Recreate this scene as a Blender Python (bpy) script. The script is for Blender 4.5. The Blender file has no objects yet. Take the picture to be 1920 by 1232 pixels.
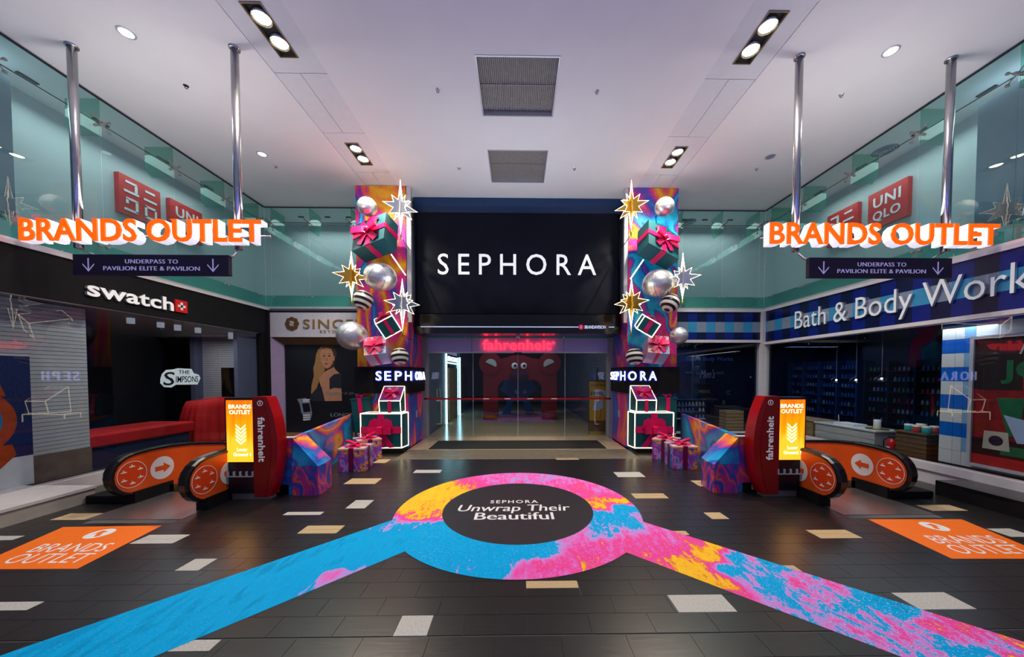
import bpy, math, random
from mathutils import Vector, Matrix, noise
random.seed(7)
R = math.radians
PI = math.pi
C = bpy.context.scene.collection

# ------------------------------------------------------------------ camera, world, lights
F, CX, CY, H = 628.0, 981.0, 720.0, 2.4
cd = bpy.data.cameras.new('camera'); cam = bpy.data.objects.new('camera', cd); C.objects.link(cam)
cd.sensor_width = 36; cd.lens = F / 1920 * 36; cd.shift_x = (960 - CX) / 1920; cd.shift_y = (CY - 616) / 1920
cd.clip_start = .05; cd.clip_end = 200
cam.location = (0, 0, H); cam.rotation_euler = (R(90 - 1.6), 0, R(-.9))
bpy.context.scene.camera = cam
sc = bpy.context.scene
sc.view_settings.view_transform = 'Standard'; sc.view_settings.look = 'None'
sc.view_settings.gamma = 1; sc.view_settings.use_curve_mapping = False
sc.view_settings.exposure = 0.0
wd = bpy.data.worlds.new('night'); sc.world = wd; wd.use_nodes = True
bg = wd.node_tree.nodes['Background']; bg.inputs[0].default_value = (.29, .32, .50, 1); bg.inputs[1].default_value = .55

def lamp(kind, name, loc, power, col=(1, 1, 1), size=.5, size_y=None, rot=(0, 0, 0), spot=110, blend=.6):
    d = bpy.data.lights.new(name, kind); d.energy = power; d.color = col
    if kind == 'AREA':
        d.size = size
        if size_y: d.shape = 'RECTANGLE'; d.size_y = size_y
    else: d.shadow_soft_size = size
    if kind == 'SPOT': d.spot_size = R(spot); d.spot_blend = blend
    o = bpy.data.objects.new(name, d); C.objects.link(o); o.location = loc; o.rotation_euler = rot
    return o
# street glow that comes in through the open front of the arcade, behind the camera
lamp('AREA', 'street_glow', (0, -1.6, .3), 430, (.15, .22, 1), 13, 3.5, (R(192), 0, 0))
for sx in (-1, 1):
    lamp('AREA', 'added_side_ceiling_fill', (sx * 6.8, 6.7, 5.5), 52, (1, .97, .95), 3.6, .3, (R(180), 0, 0))  # added fill near the hanging letters, brightens the ceiling; no real fitting
lamp('AREA', 'added_far_ceiling_fill', (0, 9.4, 4.5), 104, (.86, .91, 1), 6, .5, (R(180), 0, 0))  # added upward fill for the far ceiling, not a fitting of the hall
CEIL = 8.45
# the pairs of ceiling spots, placed under their lamps
for sx in (-1, 1):
    for y0 in (5.95, 6.38, 9.25, 9.68):
        lamp('SPOT', 'ceiling_spot_light', (sx * 4.36, y0, CEIL - .02), 420 if y0 < 8 else 620, (1, .9, .72), .08, spot=125)
# round downlights
for p in ((-6.93, 6.21), (-7.02, 9.48), (6.98, 6.33)):
    lamp('SPOT', 'downlight_light', (p[0], p[1], CEIL - .03), 160, (1, .95, .9), .08, spot=120)
# added fill lamps that brighten the upper storey behind the glass
for sx in (-1, 1):
    lamp('AREA', 'added_upper_fill', (sx * 9.9, 8, 8.2), 72, (.92, 1, .97), .5, 7)
    lamp('AREA', 'added_upper_fill', (sx * 7, 13.1, 8.2), 38, (.92, 1, .97), 3.5, .5)
# shop interiors
lamp('AREA', 'watch_shop_light', (-9.4, 9.2, 3.6), 20, (.9, .92, 1), .3, 3)
lamp('AREA', 'watch_shop_light', (-10.3, 11, 3.6), 14, (.95, .95, 1), .8, .5)
lamp('AREA', 'soap_shop_light', (9.4, 8.5, 3.4), 26, (.85, .92, 1), .3, 4)
lamp('AREA', 'soap_shop_light', (11.6, 13.5, 3.5), 22, (.25, .45, 1), 1.5, 3)
lamp('AREA', 'soap_shop_light', (6.5, 13.2, 3.5), 12, (.3, .45, 1), 2, .4)
# entrance corridor
for y, pw in ((13.6, 44), (17, 14), (21, 10)):
    lamp('AREA', 'corridor_light', (0, y, 3.9), pw, (1, .86, .66) if y < 15 else (.75, .8, 1), 3.5, .5)

# ------------------------------------------------------------------ pixel to point helpers (real depths)
_M = cam.matrix_world.copy() if False else (Matrix.Rotation(R(-.9), 3, 'Z') @ Matrix.Rotation(R(90 - 1.6), 3, 'X'))
def ray(x, y): return _M @ Vector(((x - CX) / F, -(y - CY) / F, -1))
def onZ(x, y, z): r = ray(x, y); return Vector((0, 0, H)) + r * ((z - H) / r.z)
def onY(x, y, d): r = ray(x, y); return Vector((0, 0, H)) + r * (d / r.y)
def onX(x, y, d): r = ray(x, y); return Vector((0, 0, H)) + r * (d / r.x)

# ------------------------------------------------------------------ materials
MATS = {}
def nt(name):
    m = bpy.data.materials.new(name); m.use_nodes = True; n = m.node_tree
    return m, n, n.nodes['Principled BSDF']
def pm(name, col, rough=.5, metal=0, emi=0, ecol=None, var=.06, vs=6, bump=0, spec=.4, coat=0, stretch=None):
    if name in MATS: return MATS[name]
    m, t, b = nt(name); L = t.links.new
    b.inputs['Roughness'].default_value = rough; b.inputs['Metallic'].default_value = metal
    b.inputs['Specular IOR Level'].default_value = spec; b.inputs['Coat Weight'].default_value = coat
    tc = t.nodes.new('ShaderNodeTexCoord'); mp = t.nodes.new('ShaderNodeMapping'); L(tc.outputs['Object'], mp.inputs[0])
    if stretch: mp.inputs['Scale'].default_value = stretch
    ns = t.nodes.new('ShaderNodeTexNoise'); ns.inputs['Scale'].default_value = vs; ns.inputs['Detail'].default_value = 5
    L(mp.outputs[0], ns.inputs[0])
    mx = t.nodes.new('ShaderNodeMix'); mx.data_type = 'RGBA'
    mx.inputs[6].default_value = (*[max(0, c * (1 - var * 2)) for c in col], 1)
    mx.inputs[7].default_value = (*[min(1, c * (1 + var * 2)) for c in col], 1)
    L(ns.outputs[0], mx.inputs[0]); L(mx.outputs[2], b.inputs['Base Color'])
    if bump:
        bp = t.nodes.new('ShaderNodeBump'); bp.inputs['Strength'].default_value = bump; bp.inputs['Distance'].default_value = .01
        L(ns.outputs[0], bp.inputs['Height']); L(bp.outputs[0], b.inputs['Normal'])
    if emi:
        b.inputs['Emission Color'].default_value = (*(ecol or col), 1); b.inputs['Emission Strength'].default_value = emi
    MATS[name] = m; return m
def glass(name, tint=(1, 1, 1), rough=0, ior=1.5, boost=1.0, haze=0, hcol=(.5, .6, .6)):
    if name in MATS: return MATS[name]
    m = bpy.data.materials.new(name); m.use_nodes = True; t = m.node_tree; t.nodes.clear(); L = t.links.new
    out = t.nodes.new('ShaderNodeOutputMaterial'); tr = t.nodes.new('ShaderNodeBsdfTransparent'); tr.inputs[0].default_value = (*tint, 1)
    gl = t.nodes.new('ShaderNodeBsdfGlossy'); gl.inputs['Roughness'].default_value = rough
    fr = t.nodes.new('ShaderNodeFresnel'); fr.inputs[0].default_value = ior
    mu = t.nodes.new('ShaderNodeMath'); mu.operation = 'MULTIPLY'; mu.inputs[1].default_value = boost; mu.use_clamp = True
    ge = t.nodes.new('ShaderNodeNewGeometry'); iv = t.nodes.new('ShaderNodeMath'); iv.operation = 'SUBTRACT'; iv.inputs[0].default_value = 1; L(ge.outputs['Backfacing'], iv.inputs[1])
    m0 = t.nodes.new('ShaderNodeMath'); m0.operation = 'MULTIPLY'; L(fr.outputs[0], m0.inputs[0]); L(iv.outputs[0], m0.inputs[1])
    L(m0.outputs[0], mu.inputs[0]); mx = t.nodes.new('ShaderNodeMixShader'); L(mu.outputs[0], mx.inputs[0])
    src = tr.outputs[0]
    if haze:
        df = t.nodes.new('ShaderNodeBsdfDiffuse'); df.inputs[0].default_value = (*hcol, 1)
        m2 = t.nodes.new('ShaderNodeMixShader'); m2.inputs[0].default_value = haze; L(tr.outputs[0], m2.inputs[1]); L(df.outputs[0], m2.inputs[2]); src = m2.outputs[0]
    L(src, mx.inputs[1]); L(gl.outputs[0], mx.inputs[2]); L(mx.outputs[0], out.inputs[0])
    MATS[name] = m; return m
CYAN = (.0, .36, .78); LILAC = (.45, .32, .80); PINK = (.85, .16, .52); MAG = (.72, .03, .26); YEL = (.95, .50, .02); ORA = (.85, .22, .02)
BLUE = (.02, .08, .50); TEAL = (.0, .25, .30); PURP = (.20, .05, .42)
def ramp_node(t, stops, mode='LINEAR'):
    rp = t.nodes.new('ShaderNodeValToRGB'); cr = rp.color_ramp; cr.interpolation = mode
    while len(cr.elements) < len(stops): cr.elements.new(.5)
    for e, (p, c) in zip(cr.elements, stops): e.position = p; e.color = (*c, 1)
    return rp
def marble(name, scale=1.2, stretch=(1, 1, 1), bands=3.2, stops=None, rough=.28, speck=.5, off=(0, 0, 0), rot=(0, 0, 0)):
    """poured-paint print: warped noise bands through a colour ramp"""
    if name in MATS: return MATS[name]
    m, t, b = nt(name); L = t.links.new; b.inputs['Roughness'].default_value = rough; b.inputs['Specular IOR Level'].default_value = .35
    tc = t.nodes.new('ShaderNodeTexCoord'); mp = t.nodes.new('ShaderNodeMapping'); L(tc.outputs['Object'], mp.inputs[0])
    mp.inputs['Scale'].default_value = stretch; mp.inputs['Location'].default_value = off; mp.inputs['Rotation'].default_value = rot
    n1 = t.nodes.new('ShaderNodeTexNoise'); n1.inputs['Scale'].default_value = scale; n1.inputs['Detail'].default_value = 2.5; n1.inputs['Roughness'].default_value = .42; n1.inputs['Distortion'].default_value = 1.6
    L(mp.outputs[0], n1.inputs[0])
    n2 = t.nodes.new('ShaderNodeTexNoise'); n2.inputs['Scale'].default_value = 30; n2.inputs['Detail'].default_value = 4; L(mp.outputs[0], n2.inputs[0])
    a = t.nodes.new('ShaderNodeMath'); a.operation = 'MULTIPLY'; a.inputs[1].default_value = bands; L(n1.outputs[0], a.inputs[0])
    c = t.nodes.new('ShaderNodeMath'); c.operation = 'MULTIPLY_ADD'; c.inputs[1].default_value = .16; L(n2.outputs[0], c.inputs[0]); L(a.outputs[0], c.inputs[2])
    p = t.nodes.new('ShaderNodeMath'); p.operation = 'FRACT'; L(c.outputs[0], p.inputs[0])
    st = stops or [(0, CYAN), (.13, (.0, .48, .80)), (.2, BLUE), (.33, PURP), (.42, MAG), (.55, PINK), (.62, ORA), (.72, YEL), (.82, MAG), (.9, BLUE), (1, CYAN)]
    rp = ramp_node(t, st); L(p.outputs[0], rp.inputs[0])
    vo = t.nodes.new('ShaderNodeTexNoise'); vo.inputs['Scale'].default_value = 75; vo.inputs['Detail'].default_value = 1; L(tc.outputs['Object'], vo.inputs[0])
    gt = t.nodes.new('ShaderNodeMath'); gt.operation = 'GREATER_THAN'; gt.inputs[1].default_value = .70; L(vo.outputs[0], gt.inputs[0])
    g2 = t.nodes.new('ShaderNodeMath'); g2.operation = 'MULTIPLY'; g2.inputs[1].default_value = speck; L(gt.outputs[0], g2.inputs[0])
    mx = t.nodes.new('ShaderNodeMix'); mx.data_type = 'RGBA'; L(g2.outputs[0], mx.inputs[0]); L(rp.outputs[0], mx.inputs[6]); mx.inputs[7].default_value = (.9, .6, .7, 1)
    L(mx.outputs[2], b.inputs['Base Color']); MATS[name] = m; return m
def floor_print():
    m, t, b = nt('floor_print'); L = t.links.new; b.inputs['Roughness'].default_value = .6; b.inputs['Specular IOR Level'].default_value = .05
    at = t.nodes.new('ShaderNodeAttribute'); at.attribute_name = 'tone'; am = t.nodes.new('ShaderNodeAttribute'); am.attribute_name = 'ragged'
    tc = t.nodes.new('ShaderNodeTexCoord'); mp = t.nodes.new('ShaderNodeMapping'); L(tc.outputs['Object'], mp.inputs[0]); mp.inputs['Scale'].default_value = (1.5, 1, 1); mp.inputs['Rotation'].default_value = (0, 0, R(25))
    def nz(s, d, dist, v=None):
        n = t.nodes.new('ShaderNodeTexNoise'); n.inputs['Scale'].default_value = s; n.inputs['Detail'].default_value = d; n.inputs['Distortion'].default_value = dist
        L(v or mp.outputs[0], n.inputs[0]); s_ = t.nodes.new('ShaderNodeMath'); s_.operation = 'SUBTRACT'; s_.inputs[1].default_value = .5; L(n.outputs[0], s_.inputs[0]); return s_.outputs[0]
    mp2 = t.nodes.new('ShaderNodeMapping'); L(tc.outputs['Object'], mp2.inputs[0]); mp2.inputs['Scale'].default_value = (1, .22, 1); mp2.inputs['Rotation'].default_value = (0, 0, R(-20))
    a = nz(2.2, 5, 1.5); fine = nz(14, 6, 1.0); streak = nz(11, 4, .4, mp2.outputs[0])
    def mad(x, k, y):
        n = t.nodes.new('ShaderNodeMath'); n.operation = 'MULTIPLY_ADD'; L(x, n.inputs[0])
        if isinstance(k, float): n.inputs[1].default_value = k
        else: L(k, n.inputs[1])
        L(y, n.inputs[2]); return n.outputs[0]
    v = mad(a, am.outputs['Fac'], at.outputs['Fac']); v = mad(streak, .50, v)
    f2 = t.nodes.new('ShaderNodeMath'); f2.operation = 'MULTIPLY'; L(fine, f2.inputs[0]); L(am.outputs['Fac'], f2.inputs[1])
    v = mad(f2.outputs[0], .9, v)
    rp = ramp_node(t, [(0, (0, .31, .66)), (.1, (.0, .40, .82)), (.33, (0, .36, .78)), (.36, LILAC), (.43, (.62, .25, .72)), (.5, (.8, .14, .55)), (.63, (.85, .05, .34)), (.70, (.85, .1, .3)), (.74, ORA), (.78, YEL), (1, (1, .60, .03))])
    L(v, rp.inputs[0])
    vo = t.nodes.new('ShaderNodeTexNoise'); vo.inputs['Scale'].default_value = 70; vo.inputs['Detail'].default_value = 1; L(tc.outputs['Object'], vo.inputs[0])
    gt = t.nodes.new('ShaderNodeMath'); gt.operation = 'GREATER_THAN'; gt.inputs[1].default_value = .68; L(vo.outputs[0], gt.inputs[0])
    g2 = t.nodes.new('ShaderNodeMath'); g2.operation = 'MULTIPLY'; L(gt.outputs[0], g2.inputs[0]); L(am.outputs['Fac'], g2.inputs[1])
    mx = t.nodes.new('ShaderNodeMix'); mx.data_type = 'RGBA'; L(g2.outputs[0], mx.inputs[0]); L(rp.outputs[0], mx.inputs[6]); mx.inputs[7].default_value = (1, .75, .6, 1)
    L(mx.outputs[2], b.inputs['Base Color']); return m

M = dict(
 tile=pm('slate_tile', (.014, .013, .0145), .30, var=.3, vs=5, bump=.10, spec=.65, stretch=(1, 5, 1)),
 grout=pm('grout', (.10, .10, .10), .8), lighttile=pm('grey_granite', (.50, .49, .47), .45, var=.25, vs=60), tantile=pm('tan_granite', (.55, .40, .22), .45, var=.25, vs=60),
 beige=pm('beige_stone', (.52, .41, .27), .18, var=.12, vs=9), mat=pm('rubber_mat', (.012, .012, .012), .8, var=.3, vs=60),
 white=pm('white_paint', (.80, .78, .78), .7, var=.02, vs=1.5), cpanel=pm('ceiling_aluminium', (.72, .72, .74), .45, var=.03), dark=pm('dark_gap', (.02, .02, .022), .7),
 grille=pm('grille_mesh', (.30, .28, .26), .6, var=.15, vs=14), steel=pm('brushed_steel', (.55, .54, .56), .25, 1, var=.05), alum=pm('aluminium_trim', (.62, .63, .68), .35, .6),
 black=pm('black_gloss', (.006, .007, .010), .15, var=.2), blackm=pm('black_matte', (.008, .008, .010), .6, var=.2, spec=.15), navy=pm('navy_panel', (.006, .010, .035), .3), navyh=pm('navy_header', (.01, .045, .13), .35),
 banner=pm('banner_cloth', (.004, .005, .012), .6, var=.2, vs=2, bump=.15, spec=.12), letter=pm('white_letter', (.85, .85, .87), .5, emi=.35, ecol=(1, 1, 1)), print=pm('white_print', (.80, .80, .84), .6),
 orange_face=pm('lit_orange_face', (1, .14, .0), .4, emi=1.0, ecol=(1, .11, .0)), white_side=pm('lit_white_return', (.9, .9, 1), .4, emi=.75, ecol=(.88, .86, 1)),
 orange_vinyl=pm('orange_vinyl', (.95, .17, .0), .5, var=.03), orange_panel=pm('orange_panel', (.78, .10, .012), .35, var=.05), orange_dark=pm('orange_red_disc', (.70, .06, .01), .35, var=.05),
 purple=pm('purple_sign', (.028, .014, .045), .5), lav=pm('lavender_print', (.52, .50, .78), .5), violet=pm('lavender_fascia', (.50, .48, .95), .5, var=.03),
 red=pm('red_shell', (.42, .004, .006), .25, var=.1), redneon=pm('red_neon', (1, .02, .04), .4, emi=3.2, ecol=(1, .02, .045)), neon=pm('warm_neon', (1, .95, .8), .4, emi=3.6, ecol=(1, .80, .50)),
 cneon=pm('cyan_neon', (.7, .95, 1), .4, emi=7, ecol=(.45, .9, 1)), bneon=pm('blue_halo', (.05, .1, 1), .4, emi=2.2, ecol=(.03, .08, 1)), wneon=pm('white_sign_face', (1, 1, 1), .4, emi=2.4, ecol=(.86, .9, 1)),
 bulb=pm('spot_bulb', (1, 1, 1), .4, emi=30, ecol=(1, .87, .60)), bulb2=pm('downlight_lens', (1, 1, 1), .4, emi=3, ecol=(1, .96, 1)),
 gold=pm('gold_mirror', (.72, .42, .06), .18, .9, var=.1), silverp=pm('silver_mirror', (.62, .66, .74), .15, .9, var=.1), chrome=pm('silver_bauble', (.80, .80, .82), .33, .85, var=.04, vs=3, bump=.3),
 bstripe=pm('black_stripe', (.01, .01, .01), .3), wstripe=pm('white_stripe', (.85, .84, .80), .35),
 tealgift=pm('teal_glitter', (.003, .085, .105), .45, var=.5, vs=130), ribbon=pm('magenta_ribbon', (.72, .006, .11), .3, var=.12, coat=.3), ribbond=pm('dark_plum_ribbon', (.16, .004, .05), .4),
 clad=pm('white_cladding', (.52, .52, .54), .4, var=.05), marb=pm('brown_marble', (.17, .13, .11), .3, var=.35, vs=4), upwall=pm('upper_wall', (.50, .55, .57), .8, var=.02, vs=1), updark=pm('upper_pillar', (.20, .25, .32), .7),
 tealslab=pm('teal_slab_edge', (.10, .42, .36), .3, var=.06), uqred=pm('square_sign_red', (.62, .012, .012), .4, var=.03), sill=pm('pale_sill', (.62, .60, .62), .4, var=.06), stone=pm('pale_ledge', (.42, .40, .37), .4, var=.1),
 gblue=pm('gingham_blue', (.003, .014, .19), .25), gnavy=pm('gingham_navy', (.003, .008, .05), .25), gcyan=pm('gingham_cyan', (.04, .27, .52), .25), ggrey=pm('gingham_grey', (.20, .26, .38), .25),
 tblue=pm('blue_wall_tile', (.005, .13, .62), .2, var=.03), twhite=pm('white_wall_tile', (.68, .70, .72), .2, var=.02), tsky=pm('sky_wall_tile', (.22, .45, .72), .2, var=.03),
 bframe=pm('bronze_frame', (.20, .11, .05), .4, .4), lavp=pm('lavender_pilaster', (.28, .22, .38), .4), poster=pm('poster_black', (.006, .007, .012), .35), skin=pm('printed_skin', (.42, .20, .12), .5, var=.1), hair=pm('printed_hair', (.30, .16, .06), .5, var=.4, vs=14, stretch=(6, 1, 1)), hair2=pm('printed_dark_hair', (.05, .025, .014), .5, var=.3),
 dress=pm('printed_black_dress', (.012, .014, .026), .5), lip=pm('printed_lips', (.35, .06, .06), .5), eye=pm('printed_eye', (.03, .015, .01), .5), wsil=pm('printed_watch_steel', (.16, .20, .28), .4), goldp=pm('gold_print', (.30, .17, .05), .4, .3),
 plush=pm('red_plush', (.20, .006, .012), .95, var=.35, vs=28, bump=.8), plushb=pm('blue_plush', (.02, .10, .32), .95, var=.3, vs=28, bump=.8), cream=pm('cream_felt', (.50, .52, .45), .9), pupil=pm('black_pupil', (.005, .005, .005), .3), nose=pm('plum_plush', (.045, .004, .03), .9, var=.3, vs=20),
 wood=pm('oak_veneer', (.40, .25, .12), .45, var=.15, vs=3, stretch=(1, 1, .15)), corr=pm('corridor_wall', (.10, .14, .22), .5), shutter=pm('shutter_slat', (.16, .19, .25), .4, .4), ypost=pm('yellow_poster', (.75, .42, .02), .5), cloud=pm('pale_blue_print', (.45, .60, .85), .5), inkn=pm('navy_ink', (.01, .02, .09), .5), redink=pm('red_ink', (.55, .02, .02), .5),
 redcloth=pm('red_cloth', (.50, .004, .006), .8, var=.15, vs=3), shopdark=pm('shop_dark', (.014, .015, .024), .6), shopgrey=pm('shop_ceiling', (.22, .21, .19), .7), shopnavy=pm('shop_navy', (.010, .022, .060), .5), bluedark=pm('blue_drape', (.01, .02, .07), .7),
 shelfb=pm('blue_shelf', (.04, .10, .24), .5), counter=pm('white_marble', (.55, .52, .50), .25, var=.1, vs=3, stretch=(1, 1, 6)), wicker=pm('dark_wicker', (.16, .08, .03), .7, var=.5, vs=30, bump=.5, stretch=(1, 1, 4)), brass=pm('brass_tray', (.55, .38, .08), .3, .8),
 teal2=pm('teal_jar', (.02, .34, .34), .3), redjar=pm('red_jar', (.45, .05, .04), .3), creamjar=pm('cream_lid', (.62, .58, .48), .4), extred=pm('extinguisher_red', (.55, .01, .01), .25), dblue=pm('dial_blue', (.01, .22, .42), .5), ored=pm('watch_orange_red', (.48, .06, .01), .5, var=.3, vs=9), night=pm('poster_night_blue', (.008, .022, .12), .5, var=.5, vs=40),
 pred=pm('poster_red', (.30, .008, .01), .5, var=.3), pgreen=pm('poster_green', (.01, .16, .06), .5, var=.2), pblack=pm('poster_dark', (.02, .01, .01), .5), plate=pm('landing_steel', (.40, .38, .40), .28, .85, var=.25, vs=20, stretch=(1, 12, 1)), rubber=pm('handrail_rubber', (.008, .008, .009), .25), skirt=pm('brown_skirt', (.12, .075, .05), .35, .5), rib=pm('grooved_strip', (.22, .19, .14), .4, var=.2), ribd=pm('grooved_strip_dark', (.04, .036, .03), .5),
 paper=pm('notice_paper', (.75, .73, .78), .6), acryl=pm('acrylic_lines', (.55, .58, .62), .2), yellowst=pm('yellow_strip', (.75, .50, .08), .5), tape=pm('red_tape', (.40, .006, .02), .5),
 hexd=pm('bronze_badge', (.14, .07, .035), .4, .3),
)
G_up = glass('teal_glass', (.80, .915, .915), 0, 1.5, 1.4, .07, (.20, .33, .34)); G_fin = glass('green_fin_glass', (.66, .90, .82), 0, 1.5, 1, .08, (.15, .45, .38))
G_shop = glass('shop_glass', (.86, .90, .92), 0, 1.52, 1.25); G_door = glass('door_glass', (.86, .92, .95), 0, 1.5, 1.1)
G_clear = glass('clear_shade', (.8, .85, .9), 0.05, 1.6, 2)
FP = floor_print()

# ------------------------------------------------------------------ mesh helpers
ORG = {}
def base_name(n): return n
def setp(o, label=None, cat=None, group=None, kind=None):
    if label: o['label'] = label
    if cat: o['category'] = cat
    if group: o['group'] = group
    if kind: o['kind'] = kind
    return o
def thing(name, label, cat, loc=(0, 0, 0), group=None, rot=None):
    o = bpy.data.objects.new(name, None); C.objects.link(o); o.empty_display_size = .1; o.location = loc
    if rot is not None: o.rotation_euler = rot
    ORG[o] = Vector(loc); return setp(o, label, cat, group)
class MB:
    def __init__(s): s.v = []; s.f = []; s.m = []; s.sm = []
    def add(s, vs, fs, mi=0, smooth=False):
        b = len(s.v); s.v += [Vector(v) for v in vs]; s.f += [[i + b for i in f] for f in fs]; s.m += [mi] * len(fs); s.sm += [smooth] * len(fs); return s
    def box(s, x0, x1, y0, y1, z0, z1, mi=0):
        x0, x1 = sorted((x0, x1)); y0, y1 = sorted((y0, y1)); z0, z1 = sorted((z0, z1))
        return s.add([(x0, y0, z0), (x1, y0, z0), (x1, y1, z0), (x0, y1, z0), (x0, y0, z1), (x1, y0, z1), (x1, y1, z1), (x0, y1, z1)],
                     [(3, 2, 1, 0), (4, 5, 6, 7), (0, 1, 5, 4), (1, 2, 6, 5), (2, 3, 7, 6), (3, 0, 4, 7)], mi)
    def obox(s, c, ax, ay, az, mi=0):
        c, ax, ay, az = map(Vector, (c, ax, ay, az)); vs = [c + i * ax + j * ay + k * az for k in (-.5, .5) for (i, j) in ((-.5, -.5), (.5, -.5), (.5, .5), (-.5, .5))]
        fs = [(3, 2, 1, 0), (4, 5, 6, 7), (0, 1, 5, 4), (1, 2, 6, 5), (2, 3, 7, 6), (3, 0, 4, 7)]
        if ax.cross(ay).dot(az) < 0: fs = [f[::-1] for f in fs]
        return s.add(vs, fs, mi)
    def prism(s, poly, n, mi=0, side=None):
        """planar polygon (3D points) extruded by vector n (towards n)"""
        n = Vector(n); p = [Vector(q) for q in poly]; k = len(p)
        nn = Vector((0, 0, 0))
        for i in range(k): nn += p[i].cross(p[(i + 1) % k])
        if nn.dot(n) < 0: p = p[::-1]
        s.add(p + [q + n for q in p], [list(range(k))[::-1], list(range(k, 2 * k))], mi)
        s.add(p + [q + n for q in p], [(i, (i + 1) % k, k + (i + 1) % k, k + i) for i in range(k)], mi if side is None else side); return s
    def tube(s, pts, r, n=6, closed=False, mi=0, cap=True):
        pts = [Vector(p) for p in pts]; k = len(pts); rings = []; up = None
        for i, p in enumerate(pts):
            a = pts[(i - 1) % k] if (closed or i) else p; b = pts[(i + 1) % k] if (closed or i < k - 1) else p
            t = (b - a)
            if t.length < 1e-9: t = Vector((0, 0, 1))
            t.normalize()
            if up is None: up = t.orthogonal().normalized()
            up = (up - t * up.dot(t)); up = up.normalized() if up.length > 1e-6 else t.orthogonal().normalized()
            w = t.cross(up); rr = r[i] if isinstance(r, (list, tuple)) else r
            rings.append([p + (up * math.cos(2 * PI * j / n) + w * math.sin(2 * PI * j / n)) * rr for j in range(n)])
        vs = [v for rg in rings for v in rg]; fs = []
        for i in range(k if closed else k - 1):
            i2 = (i + 1) % k
            for j in range(n): fs.append((i * n + j, i * n + (j + 1) % n, i2 * n + (j + 1) % n, i2 * n + j))
        if cap and not closed: fs += [list(range(n))[::-1], list(range((k - 1) * n, k * n))]
        return s.add(vs, fs, mi, True)
    def cyl(s, a, b, r, n=16, mi=0, r2=None):
        return s.tube([a, b], [r, r if r2 is None else r2], n, mi=mi)
    def lathe(s, c, prof, n=24, mi=0, ax=(0, 0, 1)):
        ax = Vector(ax).normalized(); u = ax.orthogonal().normalized(); w = ax.cross(u); c = Vector(c); vs = []; k = len(prof)
        for r, z in prof: vs += [c + ax * z + (u * math.cos(2 * PI * j / n) + w * math.sin(2 * PI * j / n)) * r for j in range(n)]
        return s.add(vs, [(i * n + j, i * n + (j + 1) % n, (i + 1) * n + (j + 1) % n, (i + 1) * n + j) for i in range(k - 1) for j in range(n)], mi, True)
    def ball(s, c, r, nu=32, nv=18, mi=0, sc=(1, 1, 1), fn=None, rot=None):
        c = Vector(c); vs = []; fs = []; ms = []
        for i in range(nv + 1):
            th = PI * i / nv
            for j in range(nu):
                ph = 2 * PI * j / nu; q = Vector((math.sin(th) * math.cos(ph) * sc[0], math.sin(th) * math.sin(ph) * sc[1], math.cos(th) * sc[2])) * r
                if rot: q = rot @ q
                vs.append(c + q)
        b = len(s.v); s.v += vs
        for i in range(nv):
            for j in range(nu):
                s.f.append([b + i * nu + j, b + (i + 1) * nu + j, b + (i + 1) * nu + (j + 1) % nu, b + i * nu + (j + 1) % nu]); s.sm.append(True)
                s.m.append(fn(i, j) if fn else mi)
        return s
    def ribbon(s, path, w, th=.012, mi=0):
        """band of width vector w and thickness th along a path"""
        path = [Vector(p) for p in path]; w = Vector(w); vs = []; k = len(path)
        for i, p in enumerate(path):
            t = (path[min(i + 1, k - 1)] - path[max(i - 1, 0)]).normalized(); nn = t.cross(w).normalized() * th
            vs += [p - w / 2, p + w / 2, p + w / 2 + nn, p - w / 2 + nn]
        fs = []
        for i in range(k - 1):
            for j in range(4): fs.append((i * 4 + j, i * 4 + (j + 1) % 4, (i + 1) * 4 + (j + 1) % 4, (i + 1) * 4 + j))
        fs += [(3, 2, 1, 0), (4 * k - 4, 4 * k - 3, 4 * k - 2, 4 * k - 1)]
        return s.add(vs, fs, mi, False)
    def build(s, name, mats, parent=None, local=False, org=None):
        if parent is not None: o0 = Vector((0, 0, 0)) if local else ORG[parent]
        elif org is not None: o0 = Vector(org)
        else:
            xs = [v.x for v in s.v]; ys = [v.y for v in s.v]; o0 = Vector(((min(xs) + max(xs)) / 2, (min(ys) + max(ys)) / 2, min(v.z for v in s.v)))
        me = bpy.data.meshes.new(name); me.from_pydata([v - o0 for v in s.v], [], s.f)
        for m in (mats if isinstance(mats, (list, tuple)) else [mats]): me.materials.append(M[m] if isinstance(m, str) else m)
        me.polygons.foreach_set('material_index', s.m); me.polygons.foreach_set('use_smooth', s.sm); me.update()
        o = bpy.data.objects.new(name, me); C.objects.link(o)
        if parent is not None: o.parent = parent; ORG[o] = ORG[parent]
        else: o.location = o0; ORG[o] = o0
        return o
def struct(name, mb, mats, label=None): return setp(mb.build(name, mats), kind='structure', label=label)
def bevel(o, w=.01, seg=2):
    m = o.modifiers.new('bevel', 'BEVEL'); m.width = w; m.segments = seg; m.limit_method = 'ANGLE'; return o

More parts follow.
